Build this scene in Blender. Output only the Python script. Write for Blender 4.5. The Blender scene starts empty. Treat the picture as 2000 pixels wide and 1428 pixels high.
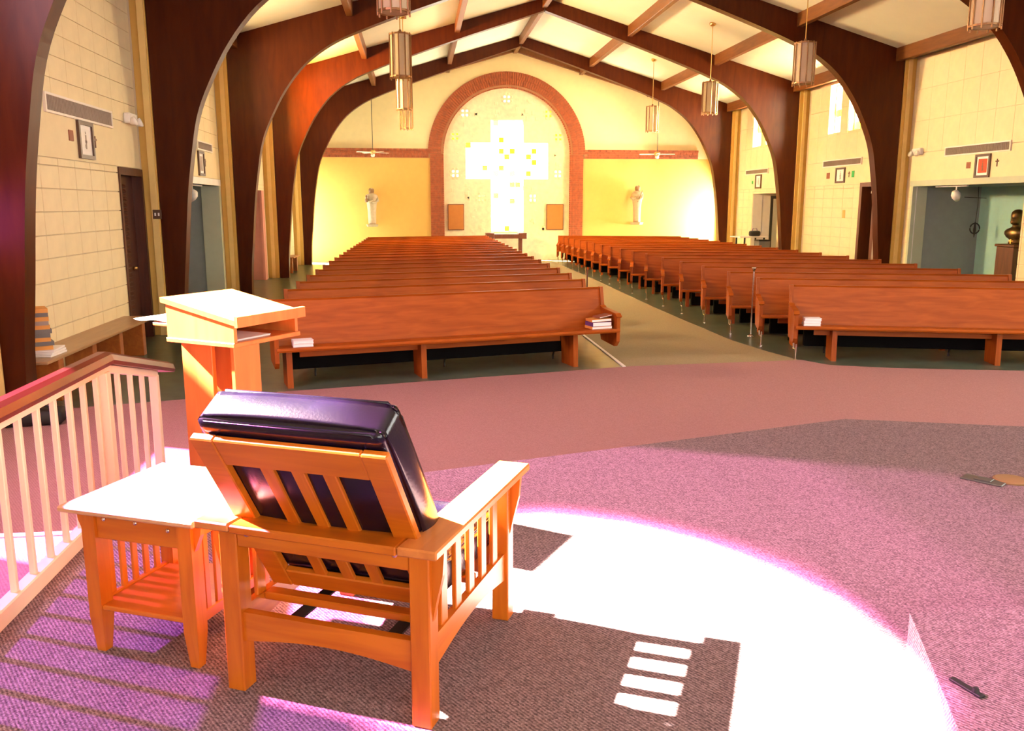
import bpy, bmesh, math, random
from mathutils import Vector, Matrix
from math import sin, cos, pi, radians as R, sqrt, atan2

random.seed(7)
SC = bpy.context.scene
C = SC.collection

# ------------------------------------------------------------------ camera
cam = bpy.data.cameras.new('camera')
cam.sensor_width = 36.0
cam.lens = 1665.0 / 2000.0 * 36.0
cam.clip_start = 0.05
cam.clip_end = 300
camo = bpy.data.objects.new('camera', cam)
C.objects.link(camo)
camo.location = (0, 0, 1.9)
camo.rotation_euler = (R(90 - 10.646), 0, R(-6.366))
SC.camera = camo

# ------------------------------------------------------------------ colour management, world, sun, daylight
SC.view_settings.view_transform = 'Standard'
SC.view_settings.look = 'None'
SC.view_settings.exposure = 0.15
SC.view_settings.gamma = 1.0
SC.view_settings.use_curve_mapping = False
try:
    SC.cycles.max_bounces = 10
    SC.cycles.diffuse_bounces = 5
    SC.cycles.transparent_max_bounces = 12
    SC.cycles.sample_clamp_indirect = 8.0
except Exception:
    pass

W = bpy.data.worlds.new('World')
SC.world = W
W.use_nodes = True
bgn = W.node_tree.nodes['Background']
bgn.inputs[0].default_value = (1.0, 0.97, 0.9, 1)
bgn.inputs[1].default_value = 12.0

SUN_DIR = Vector((0.7362, -0.3355, -0.5878)).normalized()      # travelling direction: in from the left, a little towards the camera
sd = bpy.data.lights.new('sun', 'SUN')
sd.energy = 360.0
sd.angle = R(1.2)
sd.color = (1.0, 0.93, 0.82)
so = bpy.data.objects.new('sun', sd)
C.objects.link(so)
so.rotation_euler = SUN_DIR.to_track_quat('-Z', 'Y').to_euler()
so.location = (-12, 4, 12)


def area(name, loc, aim, sx, sy, power, col=(1, 1, 1)):
    l = bpy.data.lights.new(name, 'AREA')
    l.shape = 'RECTANGLE'
    l.size, l.size_y = sx, sy
    l.energy = power
    l.color = col
    o = bpy.data.objects.new(name, l)
    C.objects.link(o)
    o.location = loc
    o.rotation_euler = (Vector(aim) - Vector(loc)).to_track_quat('-Z', 'Z').to_euler()
    return o


# lamps for daylight in the openings, a few added as fill (all outside the glass)
area('daylight_sanctuary', (3.45, -5.25, 3.0), (3.45, 10, 2.2), 9.0, 3.0, 50, (1.0, 0.92, 0.76))
area('added_fill_sanctuary_right', (11.45, 5.4, 3.2), (3.0, 6.5, 2.6), 4.2, 3.3, 70, (1.0, 0.93, 0.80))  # added fill from the right, behind a window put in for it
area('pink_fill_sanctuary_left', (-4.75, 5.3, 3.3), (3.0, 5.0, 1.2), 4.2, 3.2, 1500, (1.0, 0.62, 0.86))  # added pink fill for the glow over the platform carpet
area('daylight_left_door', (-4.6, 29.25, 1.4), (3, 29.6, 2.0), 0.9, 2.4, 60, (1.0, 0.93, 0.72))
area('daylight_right_door', (11.5, 29.25, 1.2), (5, 29.7, 2.2), 0.9, 2.2, 1200, (1.0, 0.95, 0.80))
for yy, pl in ((15.55, 3800), (20.65, 18000), (25.75, 26000)):  # the nearest left group is added to brighten the right wall
    area('daylight_left_lancets', (-4.5, yy, 4.5), (3.45, yy, 4.6), 2.8, 1.5, pl, (1.0, 0.90, 0.68))
    if yy > 16:
        area('daylight_right_lancets', (11.4, yy, 4.5), (3.45, yy, 4.6), 2.8, 1.5, 6000, (1.0, 0.95, 0.80))

# ------------------------------------------------------------------ materials
MATS = {}


def _mat(name):
    m = bpy.data.materials.new(name)
    m.use_nodes = True
    nt = m.node_tree
    return m, nt, nt.nodes['Principled BSDF']


def plain(name, col, rough=0.6, metal=0.0, var=0.06, scale=6.0, bump=0.0, bscale=40.0, spec=0.5):
    m, nt, b = _mat(name)
    tc = nt.nodes.new('ShaderNodeTexCoord')
    n = nt.nodes.new('ShaderNodeTexNoise')
    n.inputs['Scale'].default_value = scale
    n.inputs['Detail'].default_value = 4
    nt.links.new(tc.outputs['Object'], n.inputs['Vector'])
    r = nt.nodes.new('ShaderNodeValToRGB')
    lo = [max(0, c * (1 - var)) for c in col]
    hi = [min(1, c * (1 + var)) for c in col]
    r.color_ramp.elements[0].position = 0.3
    r.color_ramp.elements[1].position = 0.7
    r.color_ramp.elements[0].color = (*lo, 1)
    r.color_ramp.elements[1].color = (*hi, 1)
    nt.links.new(n.outputs['Fac'], r.inputs['Fac'])
    nt.links.new(r.outputs['Color'], b.inputs['Base Color'])
    b.inputs['Roughness'].default_value = rough
    b.inputs['Metallic'].default_value = metal
    b.inputs['Specular IOR Level'].default_value = spec
    if bump:
        n2 = nt.nodes.new('ShaderNodeTexNoise')
        n2.inputs['Scale'].default_value = bscale
        nt.links.new(tc.outputs['Object'], n2.inputs['Vector'])
        bp = nt.nodes.new('ShaderNodeBump')
        bp.inputs['Strength'].default_value = bump
        bp.inputs['Distance'].default_value = 0.01
        nt.links.new(n2.outputs['Fac'], bp.inputs['Height'])
        nt.links.new(bp.outputs['Normal'], b.inputs['Normal'])
    MATS[name] = m
    return m


def wood(name, dark, light, axis=0, rough=0.35, scale=3.0, stretch=14.0, spec=0.5, coat=0.0):
    """grain runs along the given local axis"""
    m, nt, b = _mat(name)
    tc = nt.nodes.new('ShaderNodeTexCoord')
    mp = nt.nodes.new('ShaderNodeMapping')
    s = [stretch, stretch, stretch]
    s[axis] = 1.0
    mp.inputs['Scale'].default_value = s
    nt.links.new(tc.outputs['Object'], mp.inputs['Vector'])
    n = nt.nodes.new('ShaderNodeTexNoise')
    n.inputs['Scale'].default_value = scale
    n.inputs['Detail'].default_value = 6
    n.inputs['Distortion'].default_value = 0.6
    nt.links.new(mp.outputs['Vector'], n.inputs['Vector'])
    r = nt.nodes.new('ShaderNodeValToRGB')
    r.color_ramp.elements[0].position = 0.32
    r.color_ramp.elements[1].position = 0.68
    r.color_ramp.elements[0].color = (*dark, 1)
    r.color_ramp.elements[1].color = (*light, 1)
    nt.links.new(n.outputs['Fac'], r.inputs['Fac'])
    nt.links.new(r.outputs['Color'], b.inputs['Base Color'])
    b.inputs['Roughness'].default_value = rough
    b.inputs['Specular IOR Level'].default_value = spec
    b.inputs['Coat Weight'].default_value = coat
    MATS[name] = m
    return m


def glass(name, col, gloss=0.06):
    m = bpy.data.materials.new(name)
    m.use_nodes = True
    nt = m.node_tree
    nt.nodes.clear()
    out = nt.nodes.new('ShaderNodeOutputMaterial')
    t = nt.nodes.new('ShaderNodeBsdfTransparent')
    t.inputs[0].default_value = (*col, 1)
    g = nt.nodes.new('ShaderNodeBsdfGlossy')
    g.inputs['Roughness'].default_value = 0.1
    g.inputs[0].default_value = (0.9, 0.9, 0.9, 1)
    mx = nt.nodes.new('ShaderNodeMixShader')
    mx.inputs[0].default_value = gloss
    nt.links.new(t.outputs[0], mx.inputs[1])
    nt.links.new(g.outputs[0], mx.inputs[2])
    nt.links.new(mx.outputs[0], out.inputs[0])
    MATS[name] = m
    return m


def milky(name, col, amount=0.55):
    """translucent lamp acrylic"""
    m = bpy.data.materials.new(name)
    m.use_nodes = True
    nt = m.node_tree
    nt.nodes.clear()
    out = nt.nodes.new('ShaderNodeOutputMaterial')
    t = nt.nodes.new('ShaderNodeBsdfTranslucent')
    t.inputs[0].default_value = (*col, 1)
    d = nt.nodes.new('ShaderNodeBsdfDiffuse')
    d.inputs[0].default_value = (*col, 1)
    mx = nt.nodes.new('ShaderNodeMixShader')
    mx.inputs[0].default_value = amount
    nt.links.new(d.outputs[0], mx.inputs[1])
    nt.links.new(t.outputs[0], mx.inputs[2])
    nt.links.new(mx.outputs[0], out.inputs[0])
    MATS[name] = m
    return m


def carpet(name, c1, c2, c3, s=95.0, bump=0.5):
    """woven loop carpet: a small checker of tufts with coloured flecks"""
    m, nt, b = _mat(name)
    tc = nt.nodes.new('ShaderNodeTexCoord')
    mp = nt.nodes.new('ShaderNodeMapping')
    mp.inputs['Rotation'].default_value = (0, 0, R(12))
    nt.links.new(tc.outputs['Object'], mp.inputs['Vector'])
    v = nt.nodes.new('ShaderNodeTexVoronoi')
    v.inputs['Scale'].default_value = s
    nt.links.new(mp.outputs['Vector'], v.inputs['Vector'])
    r = nt.nodes.new('ShaderNodeValToRGB')
    cr = r.color_ramp
    cr.elements[0].position = 0.0
    cr.elements[0].color = (*c1, 1)
    cr.elements[1].position = 1.0
    cr.elements[1].color = (*c3, 1)
    e = cr.elements.new(0.5)
    e.color = (*c2, 1)
    sep = nt.nodes.new('ShaderNodeSeparateColor')
    nt.links.new(v.outputs['Color'], sep.inputs[0])
    w1 = nt.nodes.new('ShaderNodeTexWave')
    w1.inputs['Scale'].default_value = s / 4.0
    w1.inputs['Distortion'].default_value = 2.5
    w1.inputs['Detail'].default_value = 2
    w1.inputs['Detail Scale'].default_value = 3
    w1.bands_direction = 'DIAGONAL'
    nt.links.new(mp.outputs['Vector'], w1.inputs['Vector'])
    mx = nt.nodes.new('ShaderNodeMath')
    mx.operation = 'MULTIPLY_ADD'
    nt.links.new(w1.outputs['Fac'], mx.inputs[0])
    mx.inputs[1].default_value = 0.45
    mul = nt.nodes.new('ShaderNodeMath')
    mul.operation = 'MULTIPLY'
    mul.inputs[1].default_value = 0.55
    nt.links.new(sep.outputs[0], mul.inputs[0])
    nt.links.new(mul.outputs[0], mx.inputs[2])
    nt.links.new(mx.outputs[0], r.inputs['Fac'])
    nt.links.new(r.outputs['Color'], b.inputs['Base Color'])
    b.inputs['Roughness'].default_value = 0.95
    b.inputs['Specular IOR Level'].default_value = 0.1
    bp = nt.nodes.new('ShaderNodeBump')
    bp.inputs['Strength'].default_value = bump
    bp.inputs['Distance'].default_value = 0.006
    nt.links.new(mx.outputs[0], bp.inputs['Height'])
    nt.links.new(bp.outputs['Normal'], b.inputs['Normal'])
    MATS[name] = m
    return m


def tilefloor(name, c1, c2, size=0.3):
    m, nt, b = _mat(name)
    tc = nt.nodes.new('ShaderNodeTexCoord')
    n = nt.nodes.new('ShaderNodeTexNoise')
    n.inputs['Scale'].default_value = 5
    n.inputs['Detail'].default_value = 8
    nt.links.new(tc.outputs['Object'], n.inputs['Vector'])
    r = nt.nodes.new('ShaderNodeValToRGB')
    r.color_ramp.elements[0].color = (*c1, 1)
    r.color_ramp.elements[1].color = (*c2, 1)
    r.color_ramp.elements[0].position = 0.3
    r.color_ramp.elements[1].position = 0.7
    nt.links.new(n.outputs['Fac'], r.inputs['Fac'])
    nt.links.new(r.outputs['Color'], b.inputs['Base Color'])
    b.inputs['Roughness'].default_value = 0.28
    MATS[name] = m
    return m


wood('pew_wood', (0.29, 0.058, 0.005), (0.42, 0.098, 0.009), 0, 0.42, 2.2, 9, 0.2)
wood('pew_wood_up', (0.27, 0.055, 0.005), (0.38, 0.09, 0.009), 2, 0.42, 2.5, 9, 0.2)
wood('arch_wood', (0.046, 0.0075, 0.0012), (0.070, 0.013, 0.002), 2, 0.36, 1.6, 6, 0.14)
wood('purlin_wood', (0.13, 0.040, 0.009), (0.19, 0.065, 0.014), 1, 0.45, 2.0, 8)
wood('oak', (0.46, 0.100, 0.004), (0.59, 0.155, 0.008), 0, 0.35, 2.6, 10)
wood('oak_up', (0.46, 0.100, 0.004), (0.59, 0.155, 0.008), 2, 0.35, 2.6, 10)
wood('oak_fwd', (0.46, 0.100, 0.004), (0.59, 0.155, 0.008), 1, 0.35, 2.6, 10)
wood('arm_wood_sunlit', (0.50, 0.15, 0.035), (0.62, 0.21, 0.05), 1, 0.35, 2.6, 10)  # oak made paler, sunlight on the arms put into its colour
wood('table_top_sunlit', (0.50, 0.25, 0.12), (0.60, 0.33, 0.18), 0, 0.35, 2.6, 10)  # paler oak, the sun on the table top put into its colour
wood('lectern_wood', (0.50, 0.130, 0.024), (0.64, 0.19, 0.04), 2, 0.4, 2.0, 8)
wood('bench_wood', (0.33, 0.085, 0.013), (0.43, 0.13, 0.022), 1, 0.35, 2.0, 8)
wood('bench_top_wood', (0.38, 0.21, 0.10), (0.46, 0.28, 0.14), 1, 0.35, 2.0, 8)
wood('rail_wood', (0.06, 0.011, 0.005), (0.09, 0.018, 0.007), 1, 0.3, 2.0, 8)
wood('door_wood', (0.05, 0.012, 0.005), (0.09, 0.022, 0.008), 2, 0.4, 2.0, 8)
wood('brown_wood', (0.10, 0.028, 0.008), (0.15, 0.045, 0.012), 2, 0.4, 2.0, 8)
plain('cream_wall', (0.82, 0.71, 0.45), 0.7, var=0.03, bump=0.08)
plain('block_paint', (0.82, 0.71, 0.45), 0.6, var=0.04, bump=0.15, bscale=60)
plain('block_joint', (0.66, 0.56, 0.39), 0.8)
plain('gold_wall', (0.74, 0.45, 0.11), 0.7, var=0.03)
plain('upper_wall_lit', (0.82, 0.70, 0.40), 0.7, var=0.03)  # same paint as below the ledge, lightened for the light falling there
plain('ochre_trim', (0.62, 0.39, 0.09), 0.5, var=0.04)
plain('ochre_trim_light', (0.78, 0.56, 0.20), 0.5, var=0.04)
plain('ceiling_white', (0.84, 0.83, 0.66), 0.7, var=0.03, scale=1.5)
plain('brick_red', (0.34, 0.085, 0.03), 0.8, var=0.35, scale=9, bump=0.2)
plain('mortar', (0.40, 0.19, 0.10), 0.9)
plain('stone_panel', (0.88, 0.79, 0.56), 0.75, var=0.10, scale=7, bump=0.15, bscale=25)
plain('tan_cloth', (0.52, 0.20, 0.05), 0.9, var=0.05)
plain('white_paint', (0.85, 0.80, 0.72), 0.45, var=0.03)
plain('rail_cream', (0.84, 0.66, 0.48), 0.4, var=0.03)
plain('white_plain', (0.85, 0.83, 0.8), 0.6, var=0.03)
plain('paper', (0.90, 0.88, 0.86), 0.7, var=0.02)
plain('chrome', (0.75, 0.68, 0.58), 0.22, 1.0, var=0.02)
plain('brass', (0.70, 0.46, 0.16), 0.3, 1.0, var=0.05)
plain('bronze_rib', (0.28, 0.14, 0.06), 0.35, 0.7, var=0.1)
plain('bronze', (0.16, 0.10, 0.04), 0.32, 0.85, var=0.3, scale=12)
plain('black_leather', (0.0050, 0.0025, 0.0130), 0.22, var=0.3, scale=14, bump=0.05, bscale=120, spec=0.5)
plain('black', (0.012, 0.011, 0.012), 0.6)
plain('kneeler_vinyl', (0.007, 0.006, 0.006), 0.9, spec=0.08)
plain('webbing', (0.015, 0.013, 0.014), 0.9)
plain('dark_metal', (0.05, 0.045, 0.04), 0.5, 0.6)
plain('grille', (0.36, 0.30, 0.25), 0.55, var=0.05)
plain('teal_wall', (0.34, 0.60, 0.56), 0.7, var=0.03)
plain('grey_wall', (0.30, 0.33, 0.32), 0.7, var=0.04)
plain('sage_trim', (0.52, 0.56, 0.42), 0.6, var=0.03)
plain('pink_lit_wall', (0.62, 0.28, 0.22), 0.7, var=0.03)  # red light on the alcove jamb put into the wall colour
plain('red_art', (0.62, 0.07, 0.02), 0.6, var=0.08)
plain('statue_stone', (0.46, 0.37, 0.25), 0.6, var=0.10, scale=12)
plain('statue_brown', (0.22, 0.12, 0.05), 0.6, var=0.2, scale=12)
plain('frame_brown', (0.10, 0.05, 0.03), 0.4)
plain('book_orange', (0.78, 0.36, 0.07), 0.6)
plain('book_grey', (0.16, 0.16, 0.15), 0.6)
plain('book_purple', (0.14, 0.05, 0.20), 0.6)
plain('book_red', (0.55, 0.13, 0.05), 0.6)
plain('book_brown', (0.30, 0.10, 0.05), 0.6)
plain('green_tag', (0.02, 0.5, 0.08), 0.5)
plain('grey_plate', (0.10, 0.105, 0.095), 0.4, 0.4)
plain('tan_disc', (0.26, 0.15, 0.06), 0.6)
plain('fan_white', (0.82, 0.74, 0.66), 0.5)
plain('outside_ground', (0.4, 0.38, 0.34), 0.9)
carpet('sanctuary_carpet', (0.07, 0.05, 0.055), (0.21, 0.145, 0.155), (0.40, 0.285, 0.31), 150.0, 0.6)
carpet('nave_carpet', (0.32, 0.165, 0.165), (0.39, 0.205, 0.205), (0.46, 0.25, 0.25), 120.0, 0.4)
carpet('aisle_carpet', (0.27, 0.22, 0.125), (0.33, 0.275, 0.16), (0.39, 0.325, 0.2), 120.0, 0.4)
tilefloor('floor_tile', (0.07, 0.095, 0.065), (0.12, 0.155, 0.11))
glass('glass_clear', (1.0, 0.95, 0.92))
glass('glass_blush', (0.55, 0.27, 0.48))
glass('glass_mauve', (0.125, 0.078, 0.115))
glass('glass_plum', (0.09, 0.058, 0.08))
glass('glass_dusk', (0.075, 0.045, 0.06))
glass('glass_pink', (0.165, 0.098, 0.150))
glass('glass_lilac', (0.11, 0.05, 0.165))
glass('glass_pale', (1.0, 0.97, 0.88))
glass('glass_yellow', (1.0, 0.72, 0.10))
glass('glass_amber', (0.9, 0.40, 0.08))
glass('glass_rose', (0.30, 0.15, 0.24))
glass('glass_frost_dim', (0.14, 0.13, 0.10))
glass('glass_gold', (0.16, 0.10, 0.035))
glass('glass_honey', (1.0, 0.62, 0.16))
glass('glass_frost', (0.9, 0.9, 0.9))
glass('glass_green', (0.35, 0.55, 0.25))
glass('glass_door', (0.85, 0.85, 0.8))
milky('lamp_acrylic', (0.86, 0.76, 0.58))
M = MATS


# ------------------------------------------------------------------ mesh helpers
class MB:
    def __init__(s):
        s.v, s.f = [], []

    def add(s, vs, fs):
        o = len(s.v)
        s.v += [tuple(v) for v in vs]
        s.f += [tuple(i + o for i in f) for f in fs]
        return s

    def box(s, x0, x1, y0, y1, z0, z1):
        return s.add([(x0, y0, z0), (x1, y0, z0), (x1, y1, z0), (x0, y1, z0),
                      (x0, y0, z1), (x1, y0, z1), (x1, y1, z1), (x0, y1, z1)],
                     [(0, 3, 2, 1), (4, 5, 6, 7), (0, 1, 5, 4), (1, 2, 6, 5), (2, 3, 7, 6), (3, 0, 4, 7)])

    def bbox(s, x0, x1, y0, y1, z0, z1, b=0.006):
        """box with chamfered vertical and horizontal edges"""
        bm = bmesh.new()
        r = bmesh.ops.create_cube(bm, size=1)
        for v in bm.verts:
            v.co = Vector((x0 + (v.co.x + .5) * (x1 - x0), y0 + (v.co.y + .5) * (y1 - y0), z0 + (v.co.z + .5) * (z1 - z0)))
        bmesh.ops.bevel(bm, geom=list(bm.edges), offset=b, segments=1, affect='EDGES')
        s.add_bm(bm)
        bm.free()
        return s

    def rbox(s, x0, x1, y0, y1, z0, z1, b=0.03, seg=3):
        bm = bmesh.new()
        bmesh.ops.create_cube(bm, size=1)
        for v in bm.verts:
            v.co = Vector((x0 + (v.co.x + .5) * (x1 - x0), y0 + (v.co.y + .5) * (y1 - y0), z0 + (v.co.z + .5) * (z1 - z0)))
        bmesh.ops.bevel(bm, geom=list(bm.edges), offset=b, segments=seg, affect='EDGES', profile=0.5)
        s.add_bm(bm)
        bm.free()
        return s

    def add_bm(s, bm):
        bm.verts.ensure_lookup_table()
        s.add([v.co[:] for v in bm.verts], [[v.index for v in f.verts] for f in bm.faces])

    def prism(s, poly, a0, a1, axis='x'):
        """poly in the two other axes, extruded a0..a1"""
        def P(a, u, w):
            return {'x': (a, u, w), 'y': (u, a, w), 'z': (u, w, a)}[axis]
        n = len(poly)
        vs = [P(a0, *p) for p in poly] + [P(a1, *p) for p in poly]
        fs = [tuple(range(n)), tuple(range(2 * n - 1, n - 1, -1))]
        for i in range(n):
            j = (i + 1) % n
            fs.append((i, i + n, j + n, j))
        return s.add(vs, fs)

    def strip(s, A, B, a0, a1, axis='y'):
        """solid between two polylines A and B (same count), extruded"""
        for i in range(len(A) - 1):
            s.prism([A[i], A[i + 1], B[i + 1], B[i]], a0, a1, axis)
        return s

    def tube(s, pts, r, n=8, cap=True):
        pts = [Vector(p) for p in pts]
        rs = r if isinstance(r, (list, tuple)) else [r] * len(pts)
        rings = []
        up = None
        for i, p in enumerate(pts):
            d = (pts[min(i + 1, len(pts) - 1)] - pts[max(i - 1, 0)]).normalized()
            if up is None or abs(d.dot(up)) > 0.95:
                up = Vector((0, 0, 1)) if abs(d.z) < 0.9 else Vector((1, 0, 0))
            a = d.cross(up).normalized()
            b = a.cross(d).normalized()
            rings.append([p + (a * cos(2 * pi * k / n) + b * sin(2 * pi * k / n)) * rs[i] for k in range(n)])
        return s.loft(rings, cap)

    def loft(s, rings, cap=True):
        n = len(rings[0])
        vs = [v for r_ in rings for v in r_]
        fs = []
        for i in range(len(rings) - 1):
            for k in range(n):
                j = (k + 1) % n
                fs.append((i * n + k, i * n + j, (i + 1) * n + j, (i + 1) * n + k))
        if cap:
            fs.append(tuple(range(n - 1, -1, -1)))
            fs.append(tuple(range((len(rings) - 1) * n, len(rings) * n)))
        return s.add(vs, fs)

    def lathe(s, prof, n=20, cx=0, cy=0):
        return s.loft([[(cx + r_ * cos(2 * pi * k / n), cy + r_ * sin(2 * pi * k / n), z) for k in range(n)] for r_, z in prof])

    def mesh(s, name, smooth=False):
        me = bpy.data.meshes.new(name)
        me.from_pydata(s.v, [], s.f)
        bm = bmesh.new()
        bm.from_mesh(me)
        bmesh.ops.recalc_face_normals(bm, faces=bm.faces)
        bm.to_mesh(me)
        bm.free()
        if smooth:
            for p in me.polygons:
                p.use_smooth = True
        return me


def obj(name, mb, mat, parent=None, smooth=False, kind=None, label=None, loc=None, rot=None):
    me = mb.mesh(name, smooth) if isinstance(mb, MB) else mb
    if mat and not me.materials:
        me.materials.append(M[mat])
    o = bpy.data.objects.new(name, me)
    C.objects.link(o)
    if parent:
        o.parent = parent
    if kind:
        o['kind'] = kind
    if label:
        o['label'] = label
    if loc:
        o.location = loc
    if rot:
        o.rotation_euler = rot
    return o


def tag(o, label, cat, group=None):
    o['label'] = label
    o['category'] = cat
    if group:
        o['group'] = group
    return o


def thing(name, label, cat, loc=(0, 0, 0), rotz=0.0, group=None):
    o = bpy.data.objects.new(name, None)
    o.empty_display_size = 0.1
    C.objects.link(o)
    o.location = loc
    o.rotation_euler = (0, 0, rotz)
    return tag(o, label, cat, group)


def struct(name, mb, mat, parent=None, smooth=False):
    return obj(name, mb, mat, parent, smooth, kind=None if parent else 'structure')


def copy_tree(o, parent=None):
    c = o.copy()
    C.objects.link(c)
    if parent:
        c.parent = parent
    for ch in list(o.children):
        copy_tree(ch, c)
    return c


ORD = ['first', 'second', 'third', 'fourth', 'fifth', 'sixth', 'seventh', 'eighth', 'ninth', 'tenth', 'eleventh', 'twelfth',
       'thirteenth', 'fourteenth', 'fifteenth', 'sixteenth', 'seventeenth', 'eighteenth', 'nineteenth', 'twentieth']

# ------------------------------------------------------------------ room numbers
XC = 3.45                       # nave centre line
XL, XR = -3.9, 10.8             # wall faces
YB, YF = 30.05, -5.0            # far wall, wall behind the camera
FY = [8.0, 13.1, 18.17, 23.24, 28.32]
FS = [1.025, 1.012, 1.005, 1.0, 1.0]     # the nearer arches span a touch wider
ZR, SL = 7.19, 0.289            # ridge height, roof slope
PZ = 0.35                       # sanctuary platform
ztop = lambda x: ZR - SL * abs(x - XC)

# ------------------------------------------------------------------ floor
f = MB()
f.box(XL - 2.2, XR + 2.4, YF - 0.3, YB + 0.3, -0.2, 0.0)
floor = struct('floor', f, 'floor_tile')
# carpet laid over the tile: chancel front and the centre aisle
f = MB()
f.prism([(-3.9, 8.12), (-1.6, 8.76), (2.46, 9.78), (2.50, 9.80), (4.74, 9.98), (4.94, 9.60), (5.6, 9.34), (7.03, 9.0), (10.8, 8.0), (10.8, -5), (-3.9, -5)], 0.0, 0.008, 'z')
obj('carpet_field', f, 'nave_carpet', floor)
f = MB()
f.prism([(2.47, 9.76), (2.43, 29.95), (4.66, 29.95), (4.60, 22.0), (4.50, 18.0), (4.45, 15.7), (4.44, 13.5), (4.45, 11.6), (4.57, 10.65), (4.72, 9.96)], 0.0, 0.007, 'z')
obj('aisle_runner', f, 'aisle_carpet', floor)
f = MB()
f.box(2.425, 2.462, 9.80, 29.9, 0.0, 0.012)
struct('trim_1', f, 'white_paint')
# sanctuary platform with its lower tread
f = MB()
front = [(-1.62, 4.36), (0.086, 4.878), (3.12, 5.80), (6.2, 4.87), (8.6, 4.15)]
f.prism(front + [(8.6, -4.9), (-1.62, -4.9)], 0.175, PZ, 'z')
f.prism([(x, y + 0.30) for x, y in front] + [(8.6, -4.9), (-1.62, -4.9)], 0.008, 0.175, 'z')
struct('floor_sanctuary', f, 'sanctuary_carpet')
f = MB()
f.prism([(1.69, 2.60), (8.4, 2.60), (8.4, -4.8), (1.15, -4.8), (1.15, 1.2)], PZ, 0.50, 'z')
struct('floor_altar', f, 'sanctuary_carpet')
# low landing left of the railing, with its pale nosing
f = MB()
f.box(-3.9, -1.63, -4.9, 4.545, 0.008, 0.17)
struct('floor_landing', f, 'nave_carpet')
f = MB()
f.bbox(-3.88, -1.63, 4.535, 4.575, 0.12, 0.182, 0.005)
struct('trim_2', f, 'white_paint')


# ------------------------------------------------------------------ walls
def wall_cells(y0, y1, z0, z1, holes):
    ys = sorted({y0, y1, *[h[0] for h in holes], *[h[1] for h in holes]})
    out = []
    for a, b in zip(ys, ys[1:]):
        if b - a < 1e-4:
            continue
        cuts = sorted((h[2], h[3]) for h in holes if h[0] < b - 1e-4 and h[1] > a + 1e-4)
        z = z0
        for c0, c1 in cuts:
            if c0 > z + 1e-4:
                out.append((a, b, z, c0))
            z = max(z, c1)
        if z < z1 - 1e-4:
            out.append((a, b, z, z1))
    return out


def lancets(yc):
    return [(yc + d - 0.31, yc + d + 0.31, 3.73, 4.95) for d in (-1.03, 0, 1.03)]


L_GLASS = (3.2, 7.8, 1.5, 5.02)
R_GLASS = (3.2, 7.8, 1.5, 4.95)  # unseen right opening, added to let fill light in
L_OPEN = [L_GLASS, (12.02, 12.98, 0, 2.36), (14.5, 17.92, 0, 2.28), (20.1, 22.72, 0, 2.27), (24.3, 26.95, 0, 2.27), (28.75, 29.85, 0, 2.7)] + lancets(15.55) + lancets(20.65) + lancets(25.75)  # nearest lancets are added as a light source for the opposite wall
R_OPEN = [R_GLASS, (14.37, 17.9, 0, 2.30), (18.85, 20.1, 0, 2.34), (24.9, 26.88, 0, 2.26), (28.75, 29.85, 0, 2.35)] + lancets(20.65) + lancets(25.75)
wall_left = MB()
for a, b, c, d in wall_cells(YF, YB + 0.3, 0, 5.02, L_OPEN):
    wall_left.box(XL - 0.3, XL, a, b, c, d)
wall_left = struct('wall_left', wall_left, 'block_joint')
wall_right = MB()
for a, b, c, d in wall_cells(YF, YB + 0.3, 0, 5.02, R_OPEN):
    wall_right.box(XR, XR + 0.3, a, b, c, d)
wall_right = struct('wall_right', wall_right, 'block_joint')
# wall behind the camera, with its window opening
f = MB()
for a, b, c, d in wall_cells(XL - 0.3, XR + 0.3, 0, 5.0, [(-1.0, 7.9, 1.6, 4.4)]):
    f.box(a, b, YF - 0.3, YF, c, d)
f.prism([(XL - 0.3, 5.0), (XR + 0.3, 5.0), (XC, ZR + 0.1)], YF - 0.3, YF, 'y')
struct('wall_front', f, 'cream_wall')
f = MB()
f.box(-1.0, 7.9, YF - 0.2, YF - 0.18, 1.6, 4.4)
wf = struct('window_1', f, 'glass_frost')

# smooth painted band between the two block fields, then the block fields themselves
BH, BW, J = 0.245, 0.50, 0.008


def hole_hit(y0, y1, z0, z1, holes, m=0.03):
    return any(y0 < h[1] + m and y1 > h[0] - m and z0 < h[3] + m and z1 > h[2] - m for h in holes)


def rows(side):
    low = [(0.0, .115)] + [(.115 + n * BH, .115 + (n + 1) * BH) for n in range(9)] + [(2.32, 2.405)]
    u = .66 if side == 'R' else .245
    return low + [(3.01 + n * u, 3.01 + (n + 1) * u) for n in range(3 if side == 'R' else 8)]


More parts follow.
